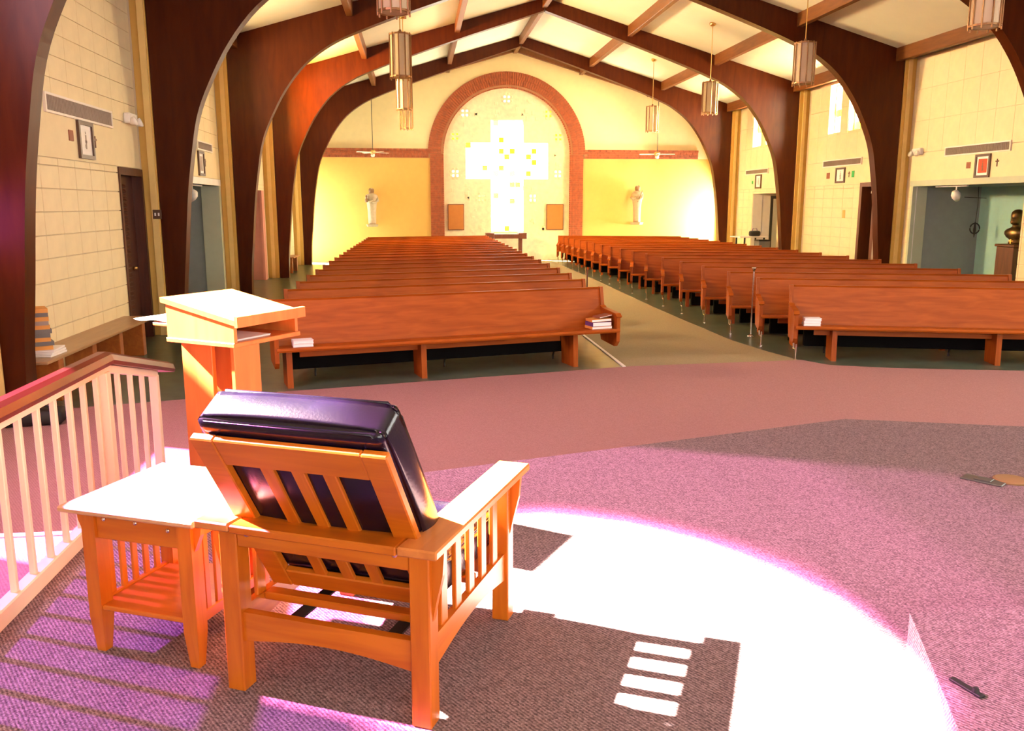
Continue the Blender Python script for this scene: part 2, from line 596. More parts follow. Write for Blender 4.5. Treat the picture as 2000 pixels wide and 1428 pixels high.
def block_wall(parent, side, ystart, holes, limit):
    s = 1 if side == 'L' else -1
    xf = XL if side == 'L' else XR
    me = {}
    cells = []
    for i in range(5):
        b0 = (FY + [YB])[i] + 0.17
        b1 = (FY + [YB])[i + 1] - 0.16 if i < 4 else YB - 0.02
        if b1 <= ystart:
            continue
        ncol = max(1, round((b1 - b0) / BW))
        w = (b1 - b0) / ncol
        band = MB()
        for a, b, c, d in wall_cells(b0, b1, 2.41, 3.0, [h for h in holes if h[2] < 3.0 and h[3] > 2.41 and h[0] < b1 and h[1] > b0]):
            band.box(min(xf, xf + s * 0.022), max(xf, xf + s * 0.022), a, b, c, d)
        if band.v:
            obj('plaster_band', band, 'cream_wall', parent)
        for k in range(ncol):
            y0, y1 = b0 + k * w, b0 + (k + 1) * w
            zs = rows(side)
            for z0, z1 in zs:
                z1 = min(z1, 4.99)
                if z1 - z0 < 0.04 or hole_hit(y0, y1, z0, z1, holes):
                    continue
                cells.append((y0, y1, z0, z1))
    cells.sort(key=lambda c: c[0])
    cells = [c for c in cells if c[1] > ystart]
    for n, (y0, y1, z0, z1) in enumerate(cells[:limit]):
        key = (round(y1 - y0, 3), round(z1 - z0, 3), z0 > 3)
        J = .004 if key[2] else .009
        if key not in me:
            b = MB().bbox(min(0, s * 0.018), max(0, s * 0.018), J / 2, key[0] - J / 2, J / 2, key[1] - J / 2, 0.004)
            me[key] = b.mesh('concrete_block')
            me[key].materials.append(M['block_paint'])
        obj('concrete_block', me[key], None, parent, loc=(xf, y0, z0))
    rest = MB()
    for y0, y1, z0, z1 in cells[limit:]:
        rest.box(min(xf, xf + s * 0.018), max(xf, xf + s * 0.018), y0 + J / 2, y1 - J / 2, z0 + J / 2, z1 - J / 2)
    if rest.v:
        obj('far_blocks', rest, 'block_paint', parent, kind='stuff')


block_wall(wall_left, 'L', 8.2, L_OPEN, 300)
block_wall(wall_right, 'R', 13.0, R_OPEN, 300)


# cut blocks that close the margins round the openings
def margins(parent, side, holes, ystart):
    s = 1 if side == 'L' else -1
    xf = XL if side == 'L' else XR
    m = MB()
    for i in range(5):
        b0 = (FY + [YB])[i] + 0.17
        b1 = (FY + [YB])[i + 1] - 0.16 if i < 4 else YB - 0.02
        if b1 <= ystart:
            continue
        ncol = max(1, round((b1 - b0) / BW))
        w = (b1 - b0) / ncol
        for k in range(ncol):
            y0, y1 = b0 + k * w, b0 + (k + 1) * w
            if y1 < ystart:
                continue
            zs = rows(side)
            for z0, z1 in zs:
                z1 = min(z1, 4.99)
                if z1 - z0 < 0.04 or not hole_hit(y0, y1, z0, z1, holes):
                    continue
                for a, b, c, d in wall_cells(y0, y1, z0, z1, [(max(h[0], y0), min(h[1], y1), max(h[2], z0), min(h[3], z1)) for h in holes
                                                              if h[0] < y1 and h[1] > y0 and h[2] < z1 and h[3] > z0]):
                    if b - a > 0.02 and d - c > 0.02:
                        m.box(min(xf, xf + s * 0.018), max(xf, xf + s * 0.018), a + J / 2, b - J / 2, c + J / 2, d - J / 2)
    obj('cut_blocks', m, 'block_paint', parent, kind='stuff')


margins(wall_left, 'L', L_OPEN, 8.2)
margins(wall_right, 'R', R_OPEN, 13.0)

# pilasters between wall and frame: a dark ochre face with a lighter fillet
n = 0
for i, y in enumerate(FY):
    for s, x0 in ((1, XL), (-1, XR)):
        f = MB()
        x1 = XC - s * 7.06 * FS[i]
        f.bbox(min(x0, x1), max(x0, x1), y - 0.02, y + 0.24, 0, 5.0, 0.006)
        n += 1
        t = struct('trim_%d' % (n + 2), f, 'ochre_trim')
        g = MB()
        xm = x0 + s * 0.10
        g.bbox(min(xm, xm + s * 0.09), max(xm, xm + s * 0.09), y - 0.05, y - 0.02, 0, 4.99, 0.004)
        obj('fillet', g, 'ochre_trim_light', t)

# ------------------------------------------------------------------ far wall with the brick arch
wall_back = MB()
ACX, ASZ, AR = 3.19, 3.63, 2.22          # arch centre, springing, inner radius


def arch_loop(r, n=40, zb=0.0, hw=None):
    pts = [(ACX - (hw or r), zb)] if True else []
    for k in range(n + 1):
        a = pi - pi * k / n
        pts.append((ACX + r * cos(a), ASZ + r * sin(a)))
    pts.append((ACX + (hw or r), zb))
    return pts


def face_with_holes(outer, holes, y0, y1):
    """flat polygon with holes in XZ, thickened along Y"""
    bm = bmesh.new()
    edges = []
    for loop in [outer] + holes:
        vs = [bm.verts.new((x, y0, z)) for x, z in loop]
        for i in range(len(vs)):
            edges.append(bm.edges.new((vs[i], vs[(i + 1) % len(vs)])))
    bmesh.ops.triangle_fill(bm, use_beauty=True, use_dissolve=False, edges=edges)
    geom = bmesh.ops.extrude_face_region(bm, geom=list(bm.faces))
    for v in [g for g in geom['geom'] if isinstance(g, bmesh.types.BMVert)]:
        v.co.y = y1
    bmesh.ops.recalc_face_normals(bm, faces=bm.faces)
    m = MB()
    bm.verts.index_update()
    m.add_bm(bm)
    bm.free()
    return m


XLo, XRo = XL - 0.3, XR + 0.3
ZG = 3.5
wb = face_with_holes([(XLo, ZG), (ACX - AR - 0.01, ZG), *[p for p in arch_loop(AR)[1:-1]], (ACX + AR + 0.01, ZG), (XRo, ZG), (XRo, ztop(XRo) + 0.05), (XC, ZR + 0.05), (XLo, ztop(XLo) + 0.05)], [], YB, YB + 0.3)
wall_back = struct('wall_back', wb, 'upper_wall_lit')
f = MB()
f.box(XLo, ACX - AR, YB, YB + 0.3, 0, ZG)
f.box(ACX + AR, XRo, YB, YB + 0.3, 0, ZG)
obj('lower_plaster', f, 'gold_wall', wall_back)
# stone infill with the cross-shaped opening
cross = [(2.62, 1.0), (3.76, 1.0), (3.76, 2.80), (4.62, 2.80), (4.62, 4.02), (3.76, 4.02), (3.76, 4.78), (2.62, 4.78), (2.62, 4.02), (1.76, 4.02), (1.76, 2.80), (2.62, 2.80)]
roses = [(0.98 + 0.42, 4.22), (4.98, 4.22), (1.40, 2.98), (4.98, 2.98), (3.19, 5.48), (1.75, 5.0), (4.63, 5.0), (2.30, 2.15), (4.10, 2.15)]
holes = [cross]
for rx, rz in roses:
    for dx, dz in ((-.07, -.07), (.07, -.07), (.07, .07), (-.07, .07)):
        h = .035
        holes.append([(rx + dx - h, rz + dz - h), (rx + dx + h, rz + dz - h), (rx + dx + h, rz + dz + h), (rx + dx - h, rz + dz + h)])
al = arch_loop(AR - 0.001, 40, 0.0)
st = face_with_holes(al, holes, YB + 0.10, YB + 0.24)
stone = obj('stone_infill', st, 'stone_panel', wall_back)
# rosettes of raised tile round the four small lights, and scattered raised tiles
f = MB()
for rx, rz in roses:
    for k in range(8):
        a = 2 * pi * k / 8 + pi / 8
        f.bbox(rx + .17 * cos(a) - .035, rx + .17 * cos(a) + .035, YB + 0.085, YB + 0.11, rz + .17 * sin(a) - .035, rz + .17 * sin(a) + .035, .006)
rr = random.Random(3)
for k in range(150):
    x, z = rr.uniform(1.05, 5.3), rr.uniform(0.9, 5.6)
    if (x - ACX) ** 2 + max(0, z - ASZ) ** 2 > 2.05 ** 2 or (2.5 < x < 3.9 and .9 < z < 4.9) or (1.66 < x < 4.75 and 2.7 < z < 4.12):
        continue
    if any(abs(x - a) < .3 and abs(z - b) < .3 for a, b in roses) or (z < 2.05 and (x < 1.8 or x > 4.5)):
        continue
    h = rr.uniform(.03, .07)
    f.bbox(x - h, x + h, YB + 0.088, YB + 0.105, z - h * rr.uniform(.6, 1.5), z + h, .004)
obj('raised_tiles', f, 'stone_panel', stone, kind='stuff')
# the cross of thick glass
f = MB()
cell = 0.19
glassmats = ['glass_pale'] * 44 + ['glass_yellow'] * 3 + ['glass_amber', 'glass_green']
w2 = None
f.box(2.62, 3.76, YB + 0.16, YB + 0.22, 0.985, 1.0)
for x in (2.62, 3.74):
    f.box(x, x + 0.02, YB + 0.16, YB + 0.22, 1.0, 2.8)
    f.box(x, x + 0.02, YB + 0.16, YB + 0.22, 4.02, 4.78)
f.box(2.62, 3.76, YB + 0.16, YB + 0.22, 4.76, 4.78)
w2 = struct('window_2', f, 'stone_panel')
gm = {}
pc = MB().bbox(-cell / 2 + .006, cell / 2 - .006, -0.02, 0.02, -cell / 2 + .006, cell / 2 - .006, .008)
for nm in set(glassmats):
    gm[nm] = pc.mesh('pane')
    gm[nm].materials.append(M[nm])
for ix in range(15):
    for iz in range(20):
        x, z = 1.76 + .095 + ix * .1907, 1.0 + .095 + iz * .189
        inv = 2.62 < x < 3.76 and 1.0 < z < 4.78
        inh = 1.76 < x < 4.62 and 2.80 < z < 4.02
        if inv or inh:
            obj('pane', gm[rr.choice(glassmats)], None, w2, loc=(x, YB + 0.19, z))
for rx, rz in roses:
    f = MB()
    for dx, dz in ((-.07, -.07), (.07, -.07), (.07, .07), (-.07, .07)):
        f.box(rx + dx - .036, rx + dx + .036, YB + .17, YB + .18, rz + dz - .036, rz + dz + .036)
    obj('rosette_lights', f, rr.choice(['glass_pale', 'glass_green', 'glass_amber', 'glass_pale']), w2)
# brickwork: two rings of soldier bricks, jambs and the string courses
f = MB()


def ring(r0, r1, y0, n, gap=0.006):
    for k in range(n):
        a0 = pi * k / n + gap / r0
        a1 = pi * (k + 1) / n - gap / r0
        q = [(ACX + r * cos(a), ASZ + r * sin(a)) for r, a in ((r0, a0), (r1, a0), (r1, a1), (r0, a1))]
        f.prism(q, y0 - rr.uniform(0, .008), YB + 0.12, 'y')


ring(AR - 0.03, AR + 0.06, YB - 0.02, 88)
ring(AR + 0.065, AR + 0.27, YB - 0.06, 96)
ring(AR + 0.275, AR + 0.50, YB - 0.05, 104)
for s in (-1, 1):
    for k in range(48):
        z0, z1 = k * .0755, k * .0755 + .068
        xa = ACX + s * (AR - .03)
        off = .0 if k % 2 else .1
        xs = [AR - .03, AR + .06, AR + .06 + .105 + off, AR + .44]
        for a, b in zip(xs, xs[1:]):
            x0, x1 = ACX + s * (a + .004), ACX + s * (b - .004)
            f.box(min(x0, x1), max(x0, x1), YB - 0.05 - rr.uniform(0, .008), YB + .12, z0, z1)
for x0, x1 in ((XL + .02, ACX - AR - .49), (ACX + AR + .49, XR - 0.85)):
    nb = round((x1 - x0) / .215)
    w = (x1 - x0) / nb
    for r_ in range(4):
        for k in range(nb):
            o_ = w / 2 if r_ % 2 else 0
            a, b = x0 + k * w + o_ + .005, x0 + (k + 1) * w + o_ - .005
            b = min(b, x1)
            if b - a > .03:
                f.box(a, b, YB - 0.06 - rr.uniform(0, .008) - (.03 if r_ == 3 else 0), YB, 3.5 + r_ * .075, 3.5 + r_ * .075 + .068)
obj('brickwork', f, 'brick_red', wall_back, kind='stuff')
f = MB()
f.strip([(ACX + (AR) * cos(pi * k / 40), ASZ + AR * sin(pi * k / 40)) for k in range(41)], [(ACX + (AR + .49) * cos(pi * k / 40), ASZ + (AR + .49) * sin(pi * k / 40)) for k in range(41)], YB - .035, YB + .1, 'y')
for s in (-1, 1):
    x0, x1 = ACX + s * AR, ACX + s * (AR + .43)
    f.box(min(x0, x1), max(x0, x1), YB - .035, YB + .1, 0, ASZ)
f.box(XL + .02, ACX - AR - .45, YB - .045, YB, 3.49, 3.79)
f.box(ACX + AR + .45, XR - .86, YB - .045, YB, 3.49, 3.79)
obj('mortar_bed', f, 'mortar', wall_back)
# tan cloth panels low in the arch
for x0, x1, nm in ((1.12, 1.68, 'left'), (4.58, 5.18, 'right')):
    f = MB()
    f.bbox(x0, x1, YB + 0.05, YB + 0.099, 1.05, 1.94, .012)
    t = thing('speaker_panel', 'flat brown cloth covered panel at the %s side of the lit cross' % nm, 'panel', ((x0 + x1) / 2, YB + .05, 1.05))
    f2 = MB().bbox(-(x1 - x0) / 2 + .02, (x1 - x0) / 2 - .02, -.012, 0.0, .02, .87, .004)
    obj('cloth_face', f2, 'tan_cloth', t)
    f3 = MB()
    hw = (x1 - x0) / 2
    f3.box(-hw, -hw + .02, -.006, .049, 0, .89).box(hw - .02, hw, -.006, .049, 0, .89).box(-hw + .02, hw - .02, -.006, .049, 0, .02).box(-hw + .02, hw - .02, -.006, .049, .87, .89)
    f3.box(-hw + .02, hw - .02, .0, .049, .02, .87)
    obj('frame', f3, 'brown_wood', t)

# ------------------------------------------------------------------ roof: deck and purlins
f = MB()
for s in (-1, 1):
    xe = XC + s * 7.655
    f.prism([(XC, ZR + .01), (xe, ztop(xe) + .01), (xe, ztop(xe) + .2), (XC, ZR + .2)], 7.95, YB + .3, 'y')
f.prism([(XC - 7.65, ztop(XC - 7.65) + .01), (-6.3, ztop(-6.3) + .01), (-6.3, ztop(-6.3) + .2), (XC - 7.65, ztop(XC - 7.65) + .2)], 13.2, 22.7, 'y')   # unseen eave, added to keep the sun off the left lancets
ceiling = struct('ceiling', f, 'ceiling_white')
ends = [YF] + FY + [YB]
for i in range(len(ends) - 1):
    y0 = ends[i] + (0.22 if i else 0)
    y1 = ends[i + 1]
    if i == 0:
        continue        # an unseen taller roof is added over the sanctuary to admit tinted sun
    for d in (-6.93, -4.67, -2.28, 0, 2.28, 4.67, 6.93):
        x = XC + d
        f = MB()
        f.bbox(x - .065, x + .065, y0, y1, ztop(x) - .25, ztop(x) + .008 + (-.02 if d == 0 else .015), .008)
        obj('purlin', f, 'purlin_wood', ceiling)
f = MB()
f.box(XL - .3, XR + .3, YF - .3, 7.95, 7.62, 7.8)
struct('ceiling_added_sanctuary', f, 'ceiling_white')  # added raised roof, leaves height for the tinted clerestory
f = MB()
for a, b, c, d in wall_cells(YF - .3, 7.95, 5.02, 7.62, [(3.2, 7.8, 5.02, 7.5)]):
    f.box(XL - .3, XL, a, b, c, d)
f.box(XR, XR + .3, YF - .3, 7.95, 5.02, 7.62)
f.box(XL - .3, XR + .3, YF - .3, YF, ZR + .1, 7.62)
f.prism([(XL - .3, 5.0), (XL - .3, 7.62), (XC, 7.62), (XC, ZR + .1)], YF - .3, YF, 'y')
f.prism([(XR + .3, 5.0), (XR + .3, 7.62), (XC, 7.62), (XC, ZR + .1)], YF - .3, YF, 'y')
f.prism([(XL - .3, ztop(XL - .3) + .01), (XL - .3, 7.62), (XC, 7.62), (XC, ZR + .01)], 7.83, 7.95, 'y')
f.prism([(XR + .3, ztop(XR + .3) + .01), (XR + .3, 7.62), (XC, 7.62), (XC, ZR + .01)], 7.83, 7.95, 'y')
struct('wall_added_clerestory', f, 'cream_wall')  # added clerestory, unseen; lets tinted sun reach the right of the platform
# rafters lying against the far wall
for s in (-1, 1):
    f = MB()
    xe = XC + s * 7.3
    f.prism([(XC, ZR), (xe, ztop(xe)), (xe, ztop(xe) - .2), (XC, ZR - .2)], YB - .14, YB, 'y')
    obj('rafter', f, 'purlin_wood', ceiling)

# ------------------------------------------------------------------ laminated arches
INNER = [(6.82, 0), (6.80, .6), (6.74, 1.2), (6.66, 2.0), (6.57, 2.6), (6.46, 3.15), (6.27, 3.62), (5.96, 4.18), (5.55, 4.68), (5.02, 5.07), (4.5, 5.31), (4.0, 5.51), (3.2, 5.80), (1.93, 6.24), (0, 6.88)]


def smooth_poly(p, n=4):
    out = []
    for i in range(len(p) - 1):
        p0, p1, p2, p3 = p[max(i - 1, 0)], p[i], p[i + 1], p[min(i + 2, len(p) - 1)]
        for k in range(n):
            t = k / n
            out.append(tuple(0.5 * ((2 * b) + (-a + c) * t + (2 * a - 5 * b + 4 * c - d) * t * t + (-a + 3 * b - 3 * c + d) * t ** 3)
                             for a, b, c, d in zip(p0, p1, p2, p3)))
    return out + [p[-1]]


inn = smooth_poly(INNER)
OUT = []
tot = len(inn) - 1
EV = ZR - SL * 7.05
for i, (d, z) in enumerate(inn):
    if z < 4.6:
        OUT.append((7.05, z * EV / 4.6 if z < 4.6 else EV))
    else:
        t = (z - 4.6) / (6.88 - 4.6)
        dd = min(7.05, d + (7.05 - 5.62) * max(0.0, (d / 5.62)))
        OUT.append((dd, ZR - SL * dd))
halfs = {}
for s in (-1, 1):
    m = MB()
    m.strip([(s * a, b) for a, b in inn], [(s * a, b) for a, b in OUT], 0, .22, 'y')
    me = m.mesh('arch_half')
    bm = bmesh.new()
    bm.from_mesh(me)
    bmesh.ops.remove_doubles(bm, verts=bm.verts, dist=1e-5)
    bmesh.ops.recalc_face_normals(bm, faces=bm.faces)
    bm.to_mesh(me)
    bm.free()
    me.materials.append(M['arch_wood'])
    halfs[s] = me
arch_label = ['dark red brown laminated wood arch nearest the railing, only its left foot in view',
              'dark brown wood arch just past the louvred door and left wall bench',
              'dark brown wood arch whose right leg stands beside the niche with the bust',
              'wood arch with an orange lit left leg, second from the far wall',
              'brown wood arch nearest the far wall, framing the brick arch']
for i, y in enumerate(FY):
    t = thing('laminated_arch', arch_label[i], 'arch', (XC, y, 0), 0, 'laminated wood arches across the nave')
    t.scale = (FS[i], 1, 1)
    for s in (-1, 1):
        obj('arch_half', halfs[s], None, t)
    g = MB().bbox(-.012, .012, -.012, 0, 6.84, 7.17, .003)
    obj('ridge_plate', g, 'dark_metal', t)

# ------------------------------------------------------------------ windows in the side walls
wn = 3
# unseen left sanctuary window, panes shaped for the light they cast: clear arched light in a field of pink and lilac
f = MB()
f.box(XL - .2, XL - .1, 3.2, 3.24, 1.5, 7.5).box(XL - .2, XL - .1, 7.76, 7.8, 1.5, 7.5).box(XL - .2, XL - .1, 3.24, 7.76, 1.5, 1.55)
w3 = struct('window_3', f, 'dark_metal')


def yz_panel(outer, holes, x0, x1):
    m = face_with_holes(outer, holes, 0, x1 - x0)
    m.v = [(x0 + y, x, z) for x, y, z in m.v]
    return m


def lightarch(g):
    base = [(4.22, 3.45), (4.16, 3.85), (4.04, 3.97), (4.03, 4.40), (4.35, 4.48), (4.62, 4.80), (4.8, 4.87), (5.27, 4.875), (5.59, 4.84), (5.80, 4.76), (5.97, 4.66), (6.10, 4.53), (6.19, 4.36), (6.20, 4.1), (6.10, 3.95), (6.02, 3.6), (5.98, 3.45)]
    cy, cz = 5.1, 3.9
    out = []
    for i, (y, z) in enumerate(base):
        if i == 0:
            out.append((y - g, z))
        elif i == len(base) - 1:
            out.append((y + g, z))
        else:
            d = sqrt((y - cy) ** 2 + (z - cz) ** 2)
            out.append((y + g * (y - cy) / d, min(4.9, z + g * (z - cz) / d)))
    return out


rings = [lightarch(0), lightarch(.10), lightarch(.2)]
obj('pane', yz_panel(rings[0], [], XL - .15, XL - .14), 'glass_clear', w3)


def rim(inner, outer, mat):
    m = MB()
    A = [(y, z) for y, z in inner]
    B = [(y, z) for y, z in outer]
    for i in range(len(A) - 1):
        m.prism([A[i], A[i + 1], B[i + 1], B[i]], XL - .15, XL - .14, 'x')
    obj('pane', m, mat, w3)


rim(rings[0], rings[1], 'glass_blush')
rim(rings[1], rings[2], 'glass_rose')  # tinted rims soften the edge of the cast sun patch
o_ = [(3.24, 3.45), (3.24, 5.06), (7.76, 5.06), (7.76, 3.45)] + [p for p in reversed(rings[2])]
obj('pane', yz_panel(o_, [], XL - .15, XL - .14), 'glass_pink', w3)
for ya, yb_, za, zb_, gm_ in ((3.24, 7.76, 5.06, 5.5, 'glass_pink'), (3.24, 7.76, 5.5, 6.0, 'glass_mauve'), (3.24, 7.76, 6.0, 6.7, 'glass_plum'), (3.24, 7.76, 6.7, 7.5, 'glass_dusk'),
                              (3.24, 4.17, 3.10, 3.45, 'glass_lilac'), (4.17, 5.10, 3.10, 3.45, 'glass_blush'), (5.10, 7.76, 3.10, 3.45, 'glass_dusk'),
                              (3.24, 5.15, 1.55, 3.10, 'glass_lilac'), (5.15, 7.76, 2.0, 3.10, 'glass_dusk'), (5.15, 7.76, 1.55, 2.0, 'glass_blush')):
    obj('pane', MB().box(XL - .15, XL - .14, ya, yb_, za, zb_), gm_, w3)  # tints chosen to grade the light across floor and furniture
f = MB()
f.box(XR + .1, XR + .2, 3.2, 3.24, 1.5, 4.95).box(XR + .1, XR + .2, 7.76, 7.8, 1.5, 4.95).box(XR + .1, XR + .2, 3.24, 7.76, 1.5, 1.55).box(XR + .1, XR + .2, 3.24, 7.76, 4.9, 4.95)
w4 = struct('window_4', f, 'dark_metal')  # unseen window added opposite the left one, for fill light
obj('pane', MB().box(XR + .14, XR + .15, 3.24, 7.76, 1.55, 4.9), 'glass_frost', w4)
wn = 5
lanc_mats = [['glass_pale', 'glass_amber', 'glass_pale', 'glass_yellow', 'glass_pale', 'glass_pale'],
             ['glass_yellow', 'glass_pale', 'glass_amber', 'glass_pale', 'glass_green', 'glass_pale'],
             ['glass_pale', 'glass_pale', 'glass_yellow', 'glass_rose', 'glass_pale', 'glass_pale']]
for side, x0 in (('L', XL - .2), ('R', XR + .14)):
    for yc in ((15.55, 20.65, 25.75) if side == 'L' else (20.65, 25.75)):  # nearest left group is unseen and added for its light
        for j, h in enumerate(lancets(yc)):
            f = MB()
            f.box(x0, x0 + .06, h[0], h[0] + .035, h[2], h[3]).box(x0, x0 + .06, h[1] - .035, h[1], h[2], h[3])
            f.box(x0, x0 + .06, h[0] + .035, h[1] - .035, h[2], h[2] + .035).box(x0, x0 + .06, h[0] + .035, h[1] - .035, h[3] - .035, h[3])
            w = struct('window_%d' % wn, f, 'white_paint')
            wn += 1
            zz = [h[2] + .035 + k * (h[3] - h[2] - .07) / 6 for k in range(7)]
            for k in range(6):
                mt = lanc_mats[j][k]
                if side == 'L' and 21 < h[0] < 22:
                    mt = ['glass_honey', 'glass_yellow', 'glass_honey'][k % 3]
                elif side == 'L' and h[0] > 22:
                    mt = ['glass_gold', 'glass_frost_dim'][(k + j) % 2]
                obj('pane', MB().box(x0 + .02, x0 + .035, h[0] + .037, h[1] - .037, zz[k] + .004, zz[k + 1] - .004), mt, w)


# ------------------------------------------------------------------ recesses, doors and niches behind the side walls
def recess(name, side, y0, y1, zt, depth, side_mat, back_mat, top_mat='grey_wall', near_mat=None):
    s = -1 if side == 'L' else 1
    xf = (XL if side == 'L' else XR) + s * 0.3
    xb = xf + s * depth
    m = MB()
    m.box(min(xb, xb + s * .1), max(xb, xb + s * .1), y0 - .1, y1 + .1, 0, zt + .1)
    r0 = struct('wall_' + name, m, back_mat)
    m = MB().box(min(xf, xb), max(xf, xb), y1, y1 + .1, 0, zt + .1)
    obj('side_panel', m, side_mat, r0)
    m = MB().box(min(xf, xb), max(xf, xb), y0 - .1, y0, 0, zt + .1)
    obj('side_panel', m, near_mat or side_mat, r0)
    m = MB().box(min(xf, xb), max(xf, xb), y0, y1, zt, zt + .1)
    obj('soffit', m, top_mat, r0)
    # reveals through the wall thickness
    xw = XL if side == 'L' else XR
    return r0


recess('niche_right', 'R', 14.37, 17.9, 2.30, 1.3, 'grey_wall', 'teal_wall', 'grey_wall', 'cream_wall')
recess('niche_left', 'L', 14.5, 17.92, 2.28, 1.4, 'grey_wall', 'grey_wall')
recess('alcove_left', 'L', 20.1, 22.72, 2.27, 0.9, 'pink_lit_wall', 'white_plain', 'cream_wall')
recess('passage_left', 'L', 24.3, 26.95, 2.27, 1.6, 'grey_wall', 'door_wood', 'cream_wall')
recess('passage_right', 'R', 24.9, 26.88, 2.26, 1.2, 'white_plain', 'white_plain', 'ochre_trim_light')
# opening reveals and heads
for side_, xw, ya, yb_, zt_, mt_ in (('R', XR, 14.37, 17.9, 2.30, 'grey_wall'), ('L', XL, 14.5, 17.92, 2.28, 'grey_wall'), ('L', XL, 20.1, 22.72, 2.27, 'pink_lit_wall'), ('L', XL, 24.3, 26.95, 2.27, 'grey_wall'), ('R', XR, 24.9, 26.88, 2.26, 'white_plain')):
    f = MB()
    sg = 1 if side_ == 'R' else -1
    a_, b_ = xw + sg * .0, xw + sg * .3
    f.box(min(a_, b_), max(a_, b_), yb_ - .015, yb_ - .001, 0, zt_ - .001)
    obj('reveal', f, mt_, wall_right if side_ == 'R' else wall_left)
f = MB()
f.box(XR - .03, XR + .32, 14.2, 17.98, 2.30, 2.42)
struct('trim_20', f, 'sage_trim')
f = MB()
f.box(XR - .025, XR + .31, 17.86, 17.93, 0, 2.30)
struct('trim_21', f, 'sage_trim')
f = MB()
f.box(XL - .32, XL + .03, 14.45, 18.0, 2.28, 2.40)
struct('trim_22', f, 'white_plain')
f = MB()
f.box(XL - .32, XL + .03, 17.84, 17.97, 0, 2.28)
struct('trim_23', f, 'sage_trim')
f = MB()
f.box(XL - .02, XL + .03, 22.62, 22.95, 0, 2.27)
struct('trim_24', f, 'pink_lit_wall')

# louvred door, left wall, beside the first pilaster
f = MB()
f.bbox(XL - .16, XL - .10, 12.06, 12.93, 0.005, 2.30, .005)
d1 = struct('door_1', f, 'door_wood')
for k in range(30):
    z = .25 + k * .065
    g = MB().prism([(XL - .10, z), (XL - .075, z + .012), (XL - .075, z + .02), (XL - .10, z + .05)], 12.16, 12.58, 'y')
    obj('slat', g, 'door_wood', d1)
g = MB().lathe([(.0, -.02), (.022, -.02), (.028, 0), (.02, .03), (0, .035)], 12)
hd = obj('door_knob', g, 'brass', d1, True)
hd.location = (XL - .08, 12.70, 1.02)
hd.rotation_euler = (0, R(90), 0)
f = MB()
f.box(XL - .3, XL + .035, 12.0, 12.06, 0, 2.30).box(XL - .3, XL + .035, 12.93, 13.0, 0, 2.30).box(XL - .3, XL + .035, 12.0, 13.0, 2.30, 2.40)
struct('trim_25', f, 'door_wood')
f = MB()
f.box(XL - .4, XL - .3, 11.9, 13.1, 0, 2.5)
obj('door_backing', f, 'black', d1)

# right hand door with brown frame, standing partly open
f = MB()
f.box(XR - .035, XR + .3, 20.02, 20.13, 0, 2.34).box(XR - .035, XR + .3, 18.82, 18.90, 0, 2.34).box(XR - .035, XR + .3, 18.82, 20.13, 2.34, 2.44)
struct('trim_26', f, 'brown_wood')
f = MB()
f.bbox(XR + .12, XR + .17, 18.92, 19.78, .01, 2.28, .005)
d2 = struct('door_2', f, 'brown_wood')
obj('glass_panel', MB().box(XR + .112, XR + .12, 19.05, 19.62, .3, 2.1), 'grille', d2)
obj('closer', MB().bbox(XR + .05, XR + .12, 19.45, 19.75, 2.17, 2.24, .01), 'chrome', d2)
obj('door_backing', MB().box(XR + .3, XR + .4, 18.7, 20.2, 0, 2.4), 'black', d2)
# glazed door standing open in the right passage
f = MB()
f.box(XR + .35, XR + 1.2, 26.30, 26.335, 0.02, .12).box(XR + .35, XR + 1.2, 26.30, 26.335, 2.1, 2.2).box(XR + .35, XR + .43, 26.30, 26.335, .12, 2.1).box(XR + 1.12, XR + 1.2, 26.30, 26.335, .12, 2.1)
d3 = struct('door_3', f, 'dark_metal')
obj('pane', MB().box(XR + .43, XR + 1.12, 26.312, 26.322, .12, 2.1), 'glass_door', d3)

# ------------------------------------------------------------------ pews
PL = 4.05
COSP, SINP = cos(R(15.3)), sin(R(15.3))


